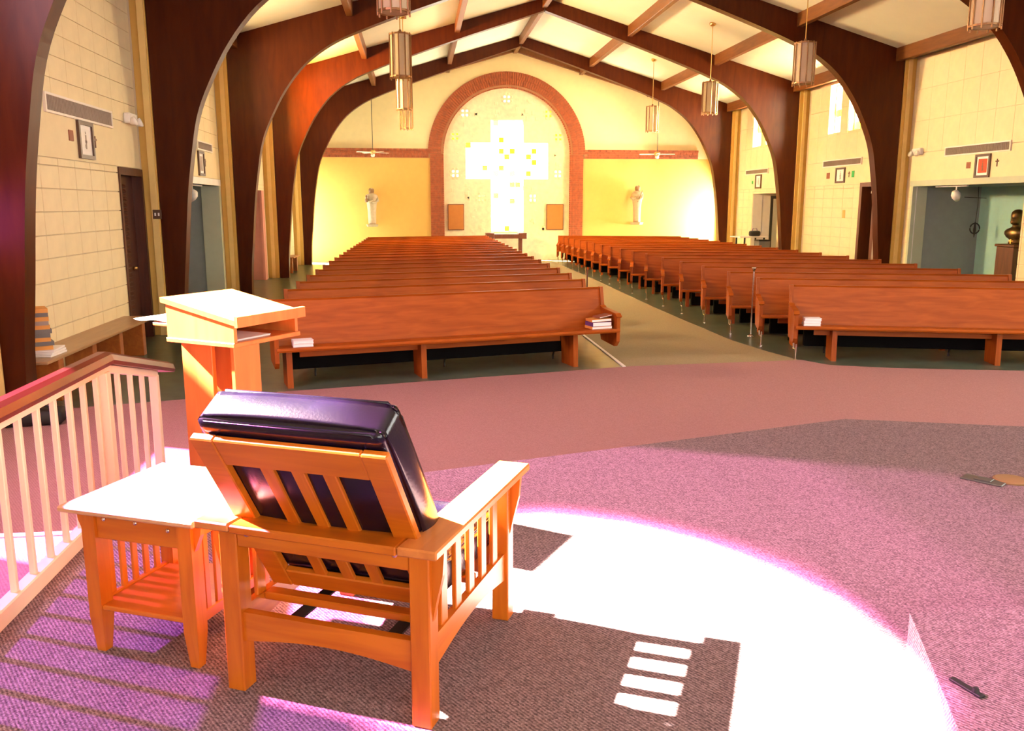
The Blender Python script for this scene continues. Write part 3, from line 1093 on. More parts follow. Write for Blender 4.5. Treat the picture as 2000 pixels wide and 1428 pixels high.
def make_pew(L, posts, legs):
    root = thing('pew', 'x', 'pew')
    m = MB()
    m.prism([(-.115, .40), (-.020, .875), (-.030, .90), (.004, .90), (.012, .88), (-.080, .40)], .04, L - .04, 'x')
    obj('backrest', m, 'pew_wood', root)
    m = MB()
    m.prism([(-.535, .395), (-.545, .415), (-.53, .438), (-.30, .425), (-.06, .40), (-.06, .372), (-.50, .392)], .0 + .02, L - .02, 'x')
    obj('seat', m, 'pew_wood', root)
    prof = [(.012, .905), (-.035, .905), (-.085, .66), (-.12, .635), (-.47, .60), (-.505, .57), (-.50, .44), (-.50, .28), (-.44, .215), (-.10, .25), (-.04, .40)]
    for x0 in (0.0, L - .045):
        m = MB()
        m.prism(prof, x0, x0 + .045, 'x')
        obj('end_panel', m, 'pew_wood_up', root)
        m = MB()
        m.prism([(-.085, .66), (-.12, .636), (-.475, .601), (-.51, .57), (-.52, .585), (-.48, .62), (-.125, .655), (-.08, .68)], x0 - .012, x0 + .057, 'x')
        obj('arm_cap', m, 'pew_wood', root)
    for x0 in legs:
        m = MB()
        m.prism([(-.47, 0.0), (-.45, .38), (-.10, .385), (-.13, 0.0)], x0, x0 + .06, 'x')
        obj('leg', m, 'pew_wood_up', root)
    if posts:
        m = MB().tube([(.03, -.36, .225), (.03, -.36, .14), (.05, -.40, .13)], .011, 8)
        m.tube([(.05, -.43, .20), (.05, -.43, 0.006)], .009, 8)
        m.lathe([(.028, .0), (.028, .006), (.012, .012)], 10, .05, -.43)
        obj('kneeler_post', m, 'chrome', root)
    m = MB()
    m.rbox(.22, L - .30, .055, .125, .10, .33, .02, 2)
    obj('kneeler', m, 'kneeler_vinyl', root)
    for xk in (.5, L / 2, L - .6):
        obj('kneeler_bracket', MB().tube([(xk, -.075, .385), (xk, .05, .365), (xk, .09, .32), (xk, .10, .11), (xk, .13, .05), (xk, .13, .0)], .012, 6), 'dark_metal', root)
    m = MB()
    m.box(.28, L - .7, -.30, -.27, .30, .36)
    obj('stretcher', m, 'pew_wood', root)
    return root


YL = [9.6, 10.75, 11.83, 12.93, 14.03, 15.1, 16.15, 17.2, 18.2, 19.2, 20.15, 21.1, 22.1, 23.1, 24.1, 25.2, 26.25, 27.25, 28.2]
YR = [10.68, 11.77, 12.92, 14.12, 15.33, 16.5, 17.72, 18.9, 20.05, 21.15, 22.15, 23.15, 24.15, 25.15, 26.1, 27.05, 27.95, 28.8]
proto = make_pew(PL, False, (.12, 1.58, 3.45))
for k, y in enumerate(YL):
    o = proto if k == 0 else copy_tree(proto)
    o.location = (-1.61 + .004 * k, y * .98 + (k / 18) * .25, 0)
    o.rotation_euler = (0, 0, R(15.3))
    last = len(YL) - 1
    o['label'] = ('long wooden pew at the front of the left block, hymnals on its seat' if k == 0 else
                  'long wooden pew at the very back of the left block, below the far wall' if k == last else
                  '%s wooden pew from the front in the left block' % ORD[k])
    o['group'] = 'pews of the left block'
protoR = make_pew(PL, True, (.47, 2.36, PL - .28))
for k, y in enumerate(YR):
    o = protoR if k == 0 else copy_tree(protoR)
    o.location = (4.75, y * .98 + (k / 17) * .35, 0)
    o.rotation_euler = (0, 0, R(-15.3))
    last = len(YR) - 1
    o['label'] = ('wooden pew at the front of the right block, white books at its aisle end' if k == 0 else
                  'wooden pew at the very back of the right block, below the far wall' if k == last else
                  '%s wooden pew from the front in the right block' % ORD[k])
    o['group'] = 'pews of the right block'


def pew_pt(block, k, x, y, z):
    if block == 'L':
        a, ox, oy = R(15.3), -1.61, YL[k] * .98
    else:
        a, ox, oy = R(-15.3), 4.75, YR[k] * .98
    return (ox + x * cos(a) - y * sin(a), oy + x * sin(a) + y * cos(a), z), a


# ------------------------------------------------------------------ books
def book(name, label, loc, rotz, w, d, h, cover, group, cat='book', tilt=0.0):
    t = thing(name, label, cat, loc, rotz, group)
    if tilt:
        t.rotation_euler = (0, tilt, rotz)
    obj('pages', MB().box(-w / 2 + .004, w / 2 - .004, -d / 2 + .004, d / 2 - .002, .003, h - .003), 'paper', t)
    m = MB()
    m.box(-w / 2, w / 2, -d / 2, d / 2, 0, .003).box(-w / 2, w / 2, -d / 2, d / 2, h - .003, h).box(-w / 2, -w / 2 + .003, -d / 2, d / 2, .003, h - .003)
    obj('cover', m, cover, t)
    return t


p, a = pew_pt('L', 0, .30, -.40, .437)
book('hymnal', 'lower pale book of the two on the left end of the front left pew', p, a, .21, .15, .034, 'paper', 'books at the left end of the front left pew')
book('hymnal', 'upper pale book of the two on the left end of the front left pew', (p[0], p[1], p[2] + .036), a + .03, .21, .15, .034, 'paper', 'books at the left end of the front left pew')
p, a = pew_pt('L', 0, PL - .22, -.36, .437)
book('hymnal', 'bottom orange book of the pile by the right arm of the front left pew', p, a, .27, .2, .03, 'book_orange', 'books at the right end of the front left pew')
book('hymnal', 'purple book amid the pile by the right arm of the front left pew', (p[0], p[1], p[2] + .032), a + .04, .26, .19, .05, 'book_purple', 'books at the right end of the front left pew')
book('hymnal', 'orange book resting on the purple one by the right arm of the front left pew', (p[0], p[1], p[2] + .089), a - .05, .26, .19, .03, 'book_orange', 'books at the right end of the front left pew', tilt=-.03)
book('hymnal', 'thin dark red booklet tilted on top of the pile by the front left pew arm', (p[0] + .05, p[1] + .02, p[2] + .139), a + .1, .18, .16, .014, 'book_brown', 'books at the right end of the front left pew', tilt=-.14)
p, a = pew_pt('R', 0, .22, -.40, .437)
for k in range(3):
    book('hymnal', ['bottom', 'middle', 'top'][k] + ' of three pale books at the aisle end of the front right pew', (p[0] + .004 * k, p[1], p[2] + .032 * k), a + [.03, -.02, .05][k], .20, .15, .030,
         'paper', 'books at the aisle end of the front right pew')

# ------------------------------------------------------------------ the reclining armchair
CW, CD = .817, .89
ch = thing('morris_armchair', 'orange oak slatted armchair with black leather cushions seen from behind', 'chair', (-.704, 2.597, PZ), -R(24.66))
for nx in (0, 1):
    for ny in (0, 1):
        x0 = .048 if nx == 0 else CW - .113
        y0 = .053 if ny == 0 else CD - .118
        obj('leg', MB().bbox(x0, x0 + .065, y0, y0 + .065, 0, .565, .004), 'oak_up', ch)
        # corbel under the arm on the outer side
        xo = .048 if nx == 0 else CW - .048
        sg = -1 if nx == 0 else 1
        m = MB()
        m.prism([(xo, .565), (xo + sg * .04, .565), (xo + sg * .034, .49), (xo + sg * .012, .40), (xo, .34)], y0 + .022, y0 + .043, 'y')
        obj('corbel', m, 'oak_up', ch)
for x0 in (0, CW - .125):
    obj('arm', MB().bbox(x0, x0 + .125, 0, CD, .566, .594, .005), 'arm_wood_sunlit', ch)
    xs = .062 if x0 == 0 else CW - .062 - .028
    m = MB()
    pts = [(.118, .27)] + [(.118 + (CD - .236) * k / 12, .165 + .035 * sin(pi * k / 12)) for k in range(13)] + [(CD - .118, .27)]
    m.prism(pts, xs, xs + .028, 'x')
    obj('side_rail', m, 'oak_fwd', ch)
    obj('arm_rail', MB().box(xs, xs + .028, .118, CD - .118, .52, .566), 'oak_fwd', ch)
    for k in range(5):
        yk = .19 + k * .118
        obj('slat', MB().bbox(xs + .006, xs + .022, yk, yk + .05, .265, .525, .003), 'oak_up', ch)
obj('rear_board', MB().bbox(.127, CW - .127, 0, .115, .564, .592, .005), 'oak', ch)
obj('rear_apron', MB().bbox(.113, CW - .113, .058, .083, .498, .564, .004), 'oak', ch)
m = MB()
pts = [(.113, .272)] + [(.113 + (CW - .226) * k / 14, .172 + .028 * sin(pi * k / 14)) for k in range(15)] + [(CW - .113, .272)]
m.prism(pts, .068, .098, 'y')
obj('rear_rail', m, 'oak', ch)
obj('front_rail', MB().bbox(.113, CW - .113, CD - .098, CD - .07, .17, .30, .004), 'oak', ch)
obj('seat_rail', MB().bbox(.09, CW - .09, .215, .265, .245, .272, .004), 'oak', ch)
obj('seat_rail', MB().bbox(.09, CW - .09, .50, .55, .265, .29, .004), 'oak', ch)
for x in (.235, .585):
    obj('strap', MB().box(x, x + .045, .09, .80, .236, .243), 'webbing', ch)
for x in (.155, CW - .155):
    b = obj('bolt', MB().lathe([(0, 0), (.011, 0), (.011, .008), (.006, .013), (0, .013)], 12), 'chrome', ch, True)
    b.location = (x, .058, .548)
    b.rotation_euler = (R(90), 0, 0)
# tilted back: built flat (x, z along the back) then leaned
BB = Vector((0, .285, .30))
BT = Vector((0, -.085, .905))
lean = atan2(BB.y - BT.y, BT.z - BB.z)
BLn = (BT - BB).length
bk = obj('back_frame', MB().bbox(0, .079, -.028, 0, 0, BLn, .004).bbox(.551, .63, -.028, 0, 0, BLn, .004)
         .bbox(.079, .551, -.026, -.002, BLn - .105, BLn, .004).bbox(.079, .551, -.026, -.002, 0, .085, .004), 'oak', ch)
bk.location = (.095, BB.y, BB.z)
bk.rotation_euler = (lean, 0, 0)
x = .079
for k, (gap, wd) in enumerate(((.112, .043), (.060, .043), (.060, .043))):
    x += gap
    obj('back_slat', MB().bbox(x, x + wd, -.022, -.006, .08, BLn - .1, .003), 'oak_up', bk)
    x += wd


def cushion(name, x0, x1, y0, y1, z0, z1, parent, b=.035):
    bm = bmesh.new()
    bmesh.ops.create_cube(bm, size=1)
    for v in bm.verts:
        v.co = Vector((x0 + (v.co.x + .5) * (x1 - x0), y0 + (v.co.y + .5) * (y1 - y0), z0 + (v.co.z + .5) * (z1 - z0)))
    bmesh.ops.subdivide_edges(bm, edges=bm.edges[:], cuts=7, use_grid_fill=True)
    cx, cy, cz = (x0 + x1) / 2, (y0 + y1) / 2, (z0 + z1) / 2
    for v in bm.verts:
        u = [(v.co.x - cx) / (x1 - x0) * 2, (v.co.y - cy) / (y1 - y0) * 2, (v.co.z - cz) / (z1 - z0) * 2]
        k = 0.0
        mx = max(abs(t) for t in u)
        other = sorted([abs(t) for t in u])[:2]
        bulge = .018 * (1 - other[0] ** 2) * (1 - other[1] ** 2)
        for ax in range(3):
            if abs(abs(u[ax]) - mx) < 1e-6:
                v.co[ax] += bulge * (1 if u[ax] > 0 else -1)
    sharp = [e for e in bm.edges if len(e.link_faces) == 2 and e.calc_face_angle() > R(50)]
    bmesh.ops.bevel(bm, geom=sharp, offset=b, segments=3, affect='EDGES', profile=.6)
    bm.verts.index_update()
    m = MB()
    m.add_bm(bm)
    bm.free()
    return obj(name, m, 'black_leather', parent, True)


bc = cushion('back_cushion', .015, .615, .004, .145, .06, BLn + .045, bk, .03)
sc_ = cushion('seat_cushion', .125, CW - .125, .30, CD - .05, .285, .43, ch, .03)
# piping round the back cushion
pz, px0, px1 = BLn + .040, .03, .60
m = MB()
for yy in (.012, .137):
    m.tube([(px0, yy, .1), (px0 - .006, yy, pz - .05), (px0 + .02, yy, pz), (px1 - .02, yy, pz), (px1 + .006, yy, pz - .05), (px1, yy, .1)], .0055, 6)
obj('piping', m, 'black_leather', bk, True)

# ------------------------------------------------------------------ side table
TW, TD, TZ = .545, .53, .55
tb = thing('side_table', 'small oak side table with slatted sides beside the armchair', 'table', (-1.23, 2.90, PZ), -R(23.5))
obj('table_top', MB().bbox(0, TW, 0, TD, TZ - .022, TZ, .006), 'table_top_sunlit', tb)
for x0, y0 in ((.05, .05), (TW - .105, .05), (.05, TD - .105), (TW - .105, TD - .105)):
    cx, cy = x0 + .0275, y0 + .0275
    m = MB()
    m.loft([[(cx + dx * h, cy + dy * h, z) for dx, dy in ((-1, -1), (1, -1), (1, 1), (-1, 1))] for h, z in ((.017, 0), (.0275, .13), (.0275, TZ - .022))])
    obj('leg', m, 'oak_up', tb)
obj('apron', MB().bbox(.105, TW - .105, .06, .08, TZ - .125, TZ - .022, .003), 'oak', tb)
obj('apron', MB().bbox(.105, TW - .105, TD - .08, TD - .06, TZ - .125, TZ - .022, .003), 'oak', tb)
for x0 in (.062, TW - .082):
    obj('apron', MB().bbox(x0, x0 + .02, .105, TD - .105, TZ - .10, TZ - .022, .003), 'oak_fwd', tb)
    obj('side_rail', MB().bbox(x0, x0 + .02, .105, TD - .105, .145, .185, .003), 'oak_fwd', tb)
    for k in range(5):
        y = .13 + k * .058
        obj('slat', MB().bbox(x0 + .004, x0 + .016, y, y + .026, .183, TZ - .098, .002), 'oak_up', tb)
for x0, sg in ((.05, -1), (TW - .05, 1)):
    for y0 in (.065, TD - .09):
        m = MB()
        m.prism([(x0, TZ - .022), (x0 + sg * .034, TZ - .022), (x0 + sg * .026, TZ - .07), (x0, TZ - .13)], y0, y0 + .022, 'y')
        obj('corbel', m, 'oak_up', tb)
obj('lower_shelf', MB().bbox(.08, TW - .08, .055, TD - .055, .160, .178, .004), 'oak', tb)
for k in range(3):
    b = obj('screw', MB().lathe([(0, 0), (.008, 0), (.008, .004), (.003, .007), (0, .007)], 10), 'chrome', tb, True)
    b.location = (.14 + k * .13, .06, TZ - .052 - (.012 if k == 2 else 0))
    b.rotation_euler = (R(90), 0, 0)

# ------------------------------------------------------------------ lectern
lt = thing('lectern', 'sunlit wooden lectern with sloped top and open book shelf', 'lectern', (-.845, 4.013, PZ), R(57))
LX, LY = .44, .43
zb, zf, zk = .90, 1.005, 1.085       # underside, top at the reader, top at the far edge (above the platform)
obj('shelf_floor', MB().bbox(-.01, LX + .01, -.008, LY, zb, zb + .022, .003), 'lectern_wood', lt)
for x0 in (0, LX - .02):
    m = MB()
    m.prism([(0, zb + .02), (LY, zb + .02), (LY, zk), (0, zf)], x0, x0 + .02, 'x')
    obj('side_panel', m, 'lectern_wood', lt)
m = MB().box(.02, LX - .02, LY - .02, LY, zb + .02, zk - .005)
obj('back_panel', m, 'lectern_wood', lt)
sl = (zk - zf) / LY
m = MB()
m.prism([(-.02, zf - .02 * sl), (LY + .03, zk + .03 * sl), (LY + .03, zk + .03 * sl + .024), (-.02, zf - .02 * sl + .024)], -.005, LX + .028, 'x')
obj('sloped_top', m, 'lectern_wood', lt)
m = MB()
m.prism([(-.03, zf - .01), (-.012, zf - .01), (-.012, zf + .042), (-.03, zf + .04)], -.005, LX + .028, 'x')
obj('book_stop', m, 'lectern_wood', lt)
obj('column_side', MB().bbox(.015, .185, .02, .045, 0, zb, .003), 'lectern_wood', lt)
obj('column_side', MB().bbox(.05, .075, .20, .40, 0, zb, .003), 'lectern_wood', lt)
obj('column_back', MB().bbox(.165, .19, .045, .40, 0, zb, .003), 'lectern_wood', lt)
obj('base', MB().bbox(-.01, .32, 0, .43, 0, .035, .006), 'lectern_wood', lt)
obj('side_leaf', MB().bbox(.06, .30, LY, LY + .17, zb + .06, zb + .078, .004), 'lectern_wood', lt)
obj('leaf_bracket', MB().prism([(LY, zb + .06), (LY + .14, zb + .06), (LY, zb - .02)], .17, .19, 'x'), 'lectern_wood', lt)
m = MB()
n_ = 10
for k in range(n_):
    y0, y1 = k / n_ * .30, (k + 1) / n_ * .30
    zf_ = lambda y: .022 * sin(y / .30 * pi * 1.2) ** 2 * (y / .3)
    m.prism([(y0, zf_(y0)), (y1, zf_(y1)), (y1, zf_(y1) + .002), (y0, zf_(y0) + .002)], 0, .22, 'x')
pp = obj('paper_sheet', m, 'paper')
tag(pp, 'open white paper lying on the side leaf of the lectern', 'paper')
q = Matrix.Rotation(R(57), 4, 'Z') @ Vector((.06, LY + .005, zb + .079))
pp.location = (lt.location.x + q.x, lt.location.y + q.y, lt.location.z + q.z)
pp.rotation_euler = (0, 0, R(57))
m = MB()
for k in range(4):
    m.box(.05 + .002 * k, .27 + .002 * k, .03, .31, 0 + .002 * k, .0016 + .002 * k)
pp = obj('paper_stack', m, 'paper')
tag(pp, 'flat papers lying inside the open shelf of the lectern', 'paper')
pp.location = (lt.location.x, lt.location.y, PZ + zb + .023)
pp.rotation_euler = (0, 0, R(57))

# ------------------------------------------------------------------ stair railing
rl = thing('stair_railing', 'cream metal railing with a dark wood handrail beside the side table', 'railing', (-1.578, 4.40, 0))
Y0r = -3.6
sec = [(-.05, 1.115), (.05, 1.115), (.055, 1.135), (.045, 1.165), (.02, 1.178), (-.02, 1.178), (-.045, 1.165), (-.055, 1.135)]
m = MB()
A = [Vector((u, Y0r, w)) for u, w in sec]
B = [Vector((u, 0.02, w)) for u, w in sec]
Cc = [Vector((u + .01, 1.04, w - .24)) for u, w in sec]
m.loft([A, B, Cc])
obj('handrail', m, 'rail_wood', rl, False)
m = MB()
m.prism([(Y0r, 1.075), (.0, 1.075), (.84, .885), (.84, .922), (.0, 1.115), (Y0r, 1.115)], -.018, .018, 'x')
obj('top_bar', m, 'rail_cream', rl)
obj('bottom_rail', MB().bbox(-.03, .03, Y0r, 0.0, PZ, PZ + .075, .006), 'rail_cream', rl)
obj('corner_post', MB().bbox(-.03, .03, -.03, .03, .18, 1.078, .004), 'rail_cream', rl)
obj('end_post', MB().bbox(-.024, .024, .79, .838, .0, .90, .004), 'rail_cream', rl)
bal = MB().bbox(-.0125, .0125, -.0125, .0125, PZ + .07, 1.08, .003).mesh('baluster')
bal.materials.append(M['rail_cream'])
for k in range(1, 21):
    obj('baluster', bal, None, rl, loc=(0, -.1 - (k - 1) * .168, 0))
for k in range(3):
    yk = .2 + k * .195
    obj('baluster', MB().bbox(-.0125, .0125, yk - .0125, yk + .0125, .18 if yk < .2 else .0, 1.09 - .227 * yk, .003), 'rail_cream', rl)

# ------------------------------------------------------------------ left wall bench with books
bn = thing('wall_bench', 'long plank bench with solid board legs along the left block wall', 'bench', (XL + .02, 8.3, 0))
obj('bench_top', MB().bbox(0, .42, 0, 3.45, .425, .455, .006), 'bench_top_wood', bn)
for y in (.35, 1.25, 2.1, 2.95):
    obj('leg', MB().bbox(.08, .38, y, y + .12, 0, .425, .006), 'bench_wood', bn)
z = .456
for k in range(3):
    t = thing('leaflet', ['lowest', 'middle', 'top'][k] + ' white leaflet under the tall stack of books on the bench', 'leaflet', (XL + .25, 8.72, z), R(4 * k - 3), 'leaflets under the bench books')
    obj('sheet', MB().bbox(-.14, .14, -.17, .17, 0, .022, .004), 'paper', t)
    z += .023
bks = ['book_orange', 'book_grey', 'book_orange', 'book_grey', 'book_grey', 'book_orange', 'grille', 'book_orange', 'book_grey', 'book_orange']
nm = {'book_orange': 'orange', 'book_grey': 'dark grey', 'grille': 'light grey'}
for k, c_ in enumerate(bks):
    book('bench_book', '%s book, %s from the bottom of the tall stack on the left bench' % (nm[c_], ORD[k]), (XL + .235 + .008 * sin(k * 2.1), 8.68 - .006 * k, z), R(116 + 4 * sin(k * 1.7)), .26, .20, .040, c_,
         'books stacked on the left wall bench')
    z += .0405
# small bench far down the left wall
b2 = thing('small_bench', 'small wooden bench far down the left wall beside the dark doorway', 'bench', (XL + .05, 24.75, 0))
obj('bench_top', MB().bbox(0, .42, 0, 1.2, .425, .455, .006), 'bench_wood', b2)
for y in (.06, 1.02):
    obj('leg', MB().bbox(.06, .36, y, y + .10, 0, .425, .006), 'bench_wood', b2)


# ------------------------------------------------------------------ wall fittings
def wall_x(side, proj_=0.02):
    return (XL + proj_, 1) if side == 'L' else (XR - proj_, -1)


def wbox(m, side, d0, d1, y0, y1, z0, z1):
    """box measured out from the wall face"""
    s = 1 if side == 'L' else -1
    xf = XL if side == 'L' else XR
    a, b = xf + s * d0, xf + s * d1
    return m.box(min(a, b), max(a, b), y0, y1, z0, z1)


def vent(side, y0, y1, z0, z1, label):
    t = thing('air_grille', label, 'vent', (0, 0, 0))
    m = MB()
    wbox(m, side, .022, .05, y0 - .03, y1 + .03, z0 - .025, z0)
    wbox(m, side, .022, .05, y0 - .03, y1 + .03, z1, z1 + .025)
    wbox(m, side, .022, .05, y0 - .03, y0, z0, z1)
    wbox(m, side, .022, .05, y1, y1 + .03, z0, z1)
    obj('frame', m, 'white_paint', t)
    m = MB()
    wbox(m, side, .022, .028, y0, y1, z0, z1)
    obj('backing', m, 'grille', t)
    m = MB()
    k = y0 + .02
    while k < y1 - .01:
        wbox(m, side, .028, .042, k, k + .012, z0, z1)
        k += .04
    obj('fins', m, 'grille', t)
    return t


vent('L', 9.86, 11.85, 2.90, 3.06, 'long grey air grille high on the near left block wall')
vent('L', 16.3, 17.38, 2.91, 3.03, 'grey air grille above the picture over the left niche')
vent('R', 14.86, 16.78, 2.90, 3.04, 'long grey air grille above the red picture on the right wall')
vent('R', 20.15, 22.1, 2.90, 3.03, 'grey air grille under the bright lancet windows on the right wall')
vent('R', 25.75, 27.5, 2.89, 3.0, 'grey air grille far down the right wall above the passage')


def station(side, yc, z0, z1, w, art, label, plaque_y=None, cross_y=None):
    s = 1 if side == 'L' else -1
    t = thing('framed_picture', label, 'picture', (0, 0, 0))
    fr = .045
    m = MB()
    for a, b, c, d in ((yc - w / 2, yc + w / 2, z0, z0 + fr), (yc - w / 2, yc + w / 2, z1 - fr, z1), (yc - w / 2, yc - w / 2 + fr, z0 + fr, z1 - fr), (yc + w / 2 - fr, yc + w / 2, z0 + fr, z1 - fr)):
        wbox(m, side, .022, .055, a, b, c, d)
    obj('frame', m, 'frame_brown', t)
    m = MB()
    wbox(m, side, .022, .034, yc - w / 2 + fr, yc + w / 2 - fr, z0 + fr, z1 - fr)
    obj('mat_board', m, 'paper', t)
    i = .045
    if art != 'ink':
        m = MB()
        wbox(m, side, .034, .037, yc - w / 2 + fr + i, yc + w / 2 - fr - i, z0 + fr + i, z1 - fr - i)
        obj('print', m, art, t)
    m = MB()
    zc = (z0 + z1) / 2
    # an upright drawn figure, kept plain
    for (a, b, c, d) in ((-.018, .018, -.10, .06), (-.03, .03, -.03, .0), (-.012, .012, .07, .10), (-.034, -.02, -.09, -.05)):
        wbox(m, side, .037, .039, yc + a, yc + b, zc + c, zc + d)
    obj('figure', m, 'grille' if art != 'red_art' else 'book_brown', t)
    return t


station('L', 10.92, 2.44, 2.872, .46, 'white_plain', 'dark framed ink picture below the air grille on the near left wall')
station('L', 16.5, 2.43, 2.87, .42, 'grille', 'dark framed picture over the left niche, beside the second arch')
station('R', 15.58, 2.42, 2.86, .44, 'red_art', 'dark framed red picture over the niche with the bust')
station('R', 21.15, 2.46, 2.84, .48, 'ink', 'dark framed white picture on the right wall between plaque and green tag')
station('R', 26.45, 2.42, 2.85, .46, 'white_plain', 'narrow framed picture over the right passage')
station('R', 29.2, 2.42, 2.80, .40, 'grille', 'small framed picture on the right wall nearest the far wall')


def plaque(side, y, z, w, h, mat, label, name='plaque', cat='plaque'):
    m = MB()
    s = 1 if side == 'L' else -1
    xf = XL if side == 'L' else XR
    a, b = xf + s * .021, xf + s * .035
    m.bbox(min(a, b), max(a, b), y - w / 2, y + w / 2, z - h / 2, z + h / 2, .003)
    return tag(obj(name, m, mat), label, cat)


def wall_cross(side, y, z, label):
    m = MB()
    wbox(m, side, .021, .032, y - .012, y + .012, z - .07, z + .07)
    wbox(m, side, .021, .032, y - .045, y - .012, z + .015, z + .04)
    wbox(m, side, .021, .032, y + .012, y + .045, z + .015, z + .04)
    return tag(obj('wall_cross', m, 'brown_wood'), label, 'cross')


plaque('L', 10.5, 2.68, .12, .12, 'book_brown', 'small brown plaque left of the ink picture on the near left wall')
wall_cross('L', 11.25, 2.66, 'small wooden cross right of the ink picture on the near left wall')
wall_cross('L', 16.85, 2.68, 'small dark cross right of the picture over the left niche')
plaque('R', 16.02, 2.67, .12, .12, 'book_brown', 'small brown plaque left of the red picture on the right wall')
wall_cross('R', 15.18, 2.68, 'small dark cross right of the red picture on the right wall')
plaque('R', 21.82, 2.66, .16, .15, 'book_brown', 'brown plaque beside the white picture on the right wall')
wall_cross('R', 20.72, 2.66, 'small dark cross between the white picture and the green tag')
plaque('R', 20.52, 2.66, .12, .16, 'green_tag', 'small bright green tag on the right wall beside the white picture', 'green_tag', 'sign')
plaque('R', 26.95, 2.62, .09, .1, 'green_tag', 'tiny green plaque left of the narrow picture over the right passage')
plaque('R', 20.85, 1.68, .12, .2, 'ochre_trim', 'small tan wall box left of the right hand door', 'wall_box', 'switch')
# light switch on the first left pilaster
t = thing('light_switch', 'double light switch plate on the near left pilaster', 'switch', (-3.72, 13.048, 1.77))
obj('plate', MB().bbox(-.06, .06, -.008, 0, -.065, .065, .003), 'frame_brown', t)
obj('toggle', MB().box(.012, .032, -.016, -.008, -.022, .022).box(-.036, -.016, -.016, -.008, -.022, .022), 'white_plain', t)


def emergency(side, y, z, label):
    s = 1 if side == 'L' else -1
    xf = XL if side == 'L' else XR
    t = thing('emergency_light', label, 'lamp', (xf + s * .02, y, z))
    m = MB()
    m.rbox(min(0, s * .09), max(0, s * .09), -.16, .16, -.07, .07, .02, 2)
    obj('housing', m, 'white_plain', t)
    for d in (-.12, .12):
        b = obj('lamp_head', MB().lathe([(0, -.06), (.03, -.06), (.06, .0), (.06, .02), (0, .03)], 14), 'white_plain', t, True)
        b.location = (s * .13, d, -.04)
        b.rotation_euler = (0, R(70) * s, 0)
    return t


emergency('L', 12.55, 3.06, 'white twin head emergency light beside the near left pilaster')
emergency('R', 17.75, 3.03, 'white emergency light beside the yellow pilaster left of the niche')


def spot(loc, aimx, label):
    t = thing('track_spotlight', label, 'lamp', loc)
    obj('track', MB().bbox(-.02, .02, -.35, .7, -.03, 0, .004), 'white_plain', t)
    obj('stem', MB().tube([(0, 0, -.03), (0, 0, -.12)], .014, 8), 'white_plain', t)
    b = obj('lamp_head', MB().lathe([(0, -.13), (.045, -.13), (.085, -.04), (.09, .02), (.06, .09), (0, .10)], 16), 'white_plain', t, True)
    b.location = (0, 0, -.20)
    b.rotation_euler = (R(20), R(aimx), 0)
    return t


spot((XR + .12, 16.55, 2.30), -35, 'white track spotlight under the niche head on the right')
spot((XL - .12, 16.35, 2.28), 35, 'white track spotlight under the head of the left niche')
# thin vertical conduit at the niche edge
tag(obj('conduit', MB().tube([(XR + .07, 17.87, 0), (XR + .07, 17.87, 2.29)], .014, 8), 'white_plain'), 'thin white pipe running up the left edge of the right niche', 'pipe')

# ------------------------------------------------------------------ niche: bust on pedestal, hanging ornament
pd = thing('pedestal', 'tall dark wood pedestal under the bronze bust in the right niche', 'pedestal', (11.98, 16.1, 0), R(8))
obj('column', MB().bbox(-.22, .22, -.22, .22, .05, 1.08, .008), 'brown_wood', pd)
obj('cap', MB().bbox(-.25, .25, -.25, .25, 1.08, 1.13, .012), 'brown_wood', pd)
obj('plinth', MB().bbox(-.25, .25, -.25, .25, 0, .05, .01), 'brown_wood', pd)
bust = thing('bronze_bust', 'dark bronze bust of a bearded man on the niche pedestal', 'bust', (11.98, 16.1, 1.131), R(-74))


def ell(cx, cy, rx, ry, z, n=22, nose=0, beard=0):
    ring_ = []
    for k in range(n):
        a = 2 * pi * k / n
        x, y = cx + rx * cos(a), cy + ry * sin(a)
        fr_ = max(0, cos(a - 1.5 * pi))
        y -= nose * fr_ ** 12 + beard * fr_ ** 3
        ring_.append((x, y, z))
    return ring_


rg = [ell(0, 0, .13, .11, 0), ell(0, 0, .12, .10, .05), ell(0, 0, .10, .085, .085), ell(0, .0, .19, .115, .14), ell(0, .01, .245, .135, .20), ell(0, .015, .25, .135, .25), ell(0, .02, .21, .125, .295),
      ell(0, .02, .13, .10, .325), ell(0, .015, .085, .08, .35), ell(0, .01, .08, .078, .385), ell(0, -.01, .085, .095, .405, beard=.035), ell(0, -.012, .092, .105, .43, beard=.035), ell(0, -.01, .096, .112, .455, beard=.022),
      ell(0, -.008, .10, .112, .475, nose=.012), ell(0, -.005, .103, .115, .49, nose=.048), ell(0, 0, .106, .117, .515, nose=.034), ell(0, 0, .107, .113, .535, nose=.004), ell(0, .0, .110, .120, .555, nose=.008),
      ell(0, .004, .111, .121, .59), ell(0, .008, .106, .117, .625), ell(0, .012, .085, .095, .66), ell(0, .015, .05, .055, .682), ell(0, .016, .012, .014, .69)]
m = MB()
m.loft(rg)
obj('figure', m, 'bronze', bust, True)
m = MB()
for s in (-1, 1):
    m.loft([[(s * .10 + s * .02 * u, .015 + .025 * cos(2 * pi * k / 8), .52 + .036 * sin(2 * pi * k / 8)) for k in range(8)] for u in (0, .6, 1)])
obj('ears', m, 'bronze', bust, True)
m = MB()
m.box(-.012, .012, -.125, -.10, .01, .10).box(-.045, .045, -.125, -.105, .055, .075)
obj('cross_emblem', m, 'brass', bust)
ho = thing('hanging_ornament', 'black wrought iron ring ornament hanging in the corner of the right niche', 'ornament', (11.95, 17.35, 1.35))
obj('wire', MB().tube([(0, 0, .2), (.02, 0, .55), (0, 0, .94)], .008, 6), 'black', ho)
m = MB()
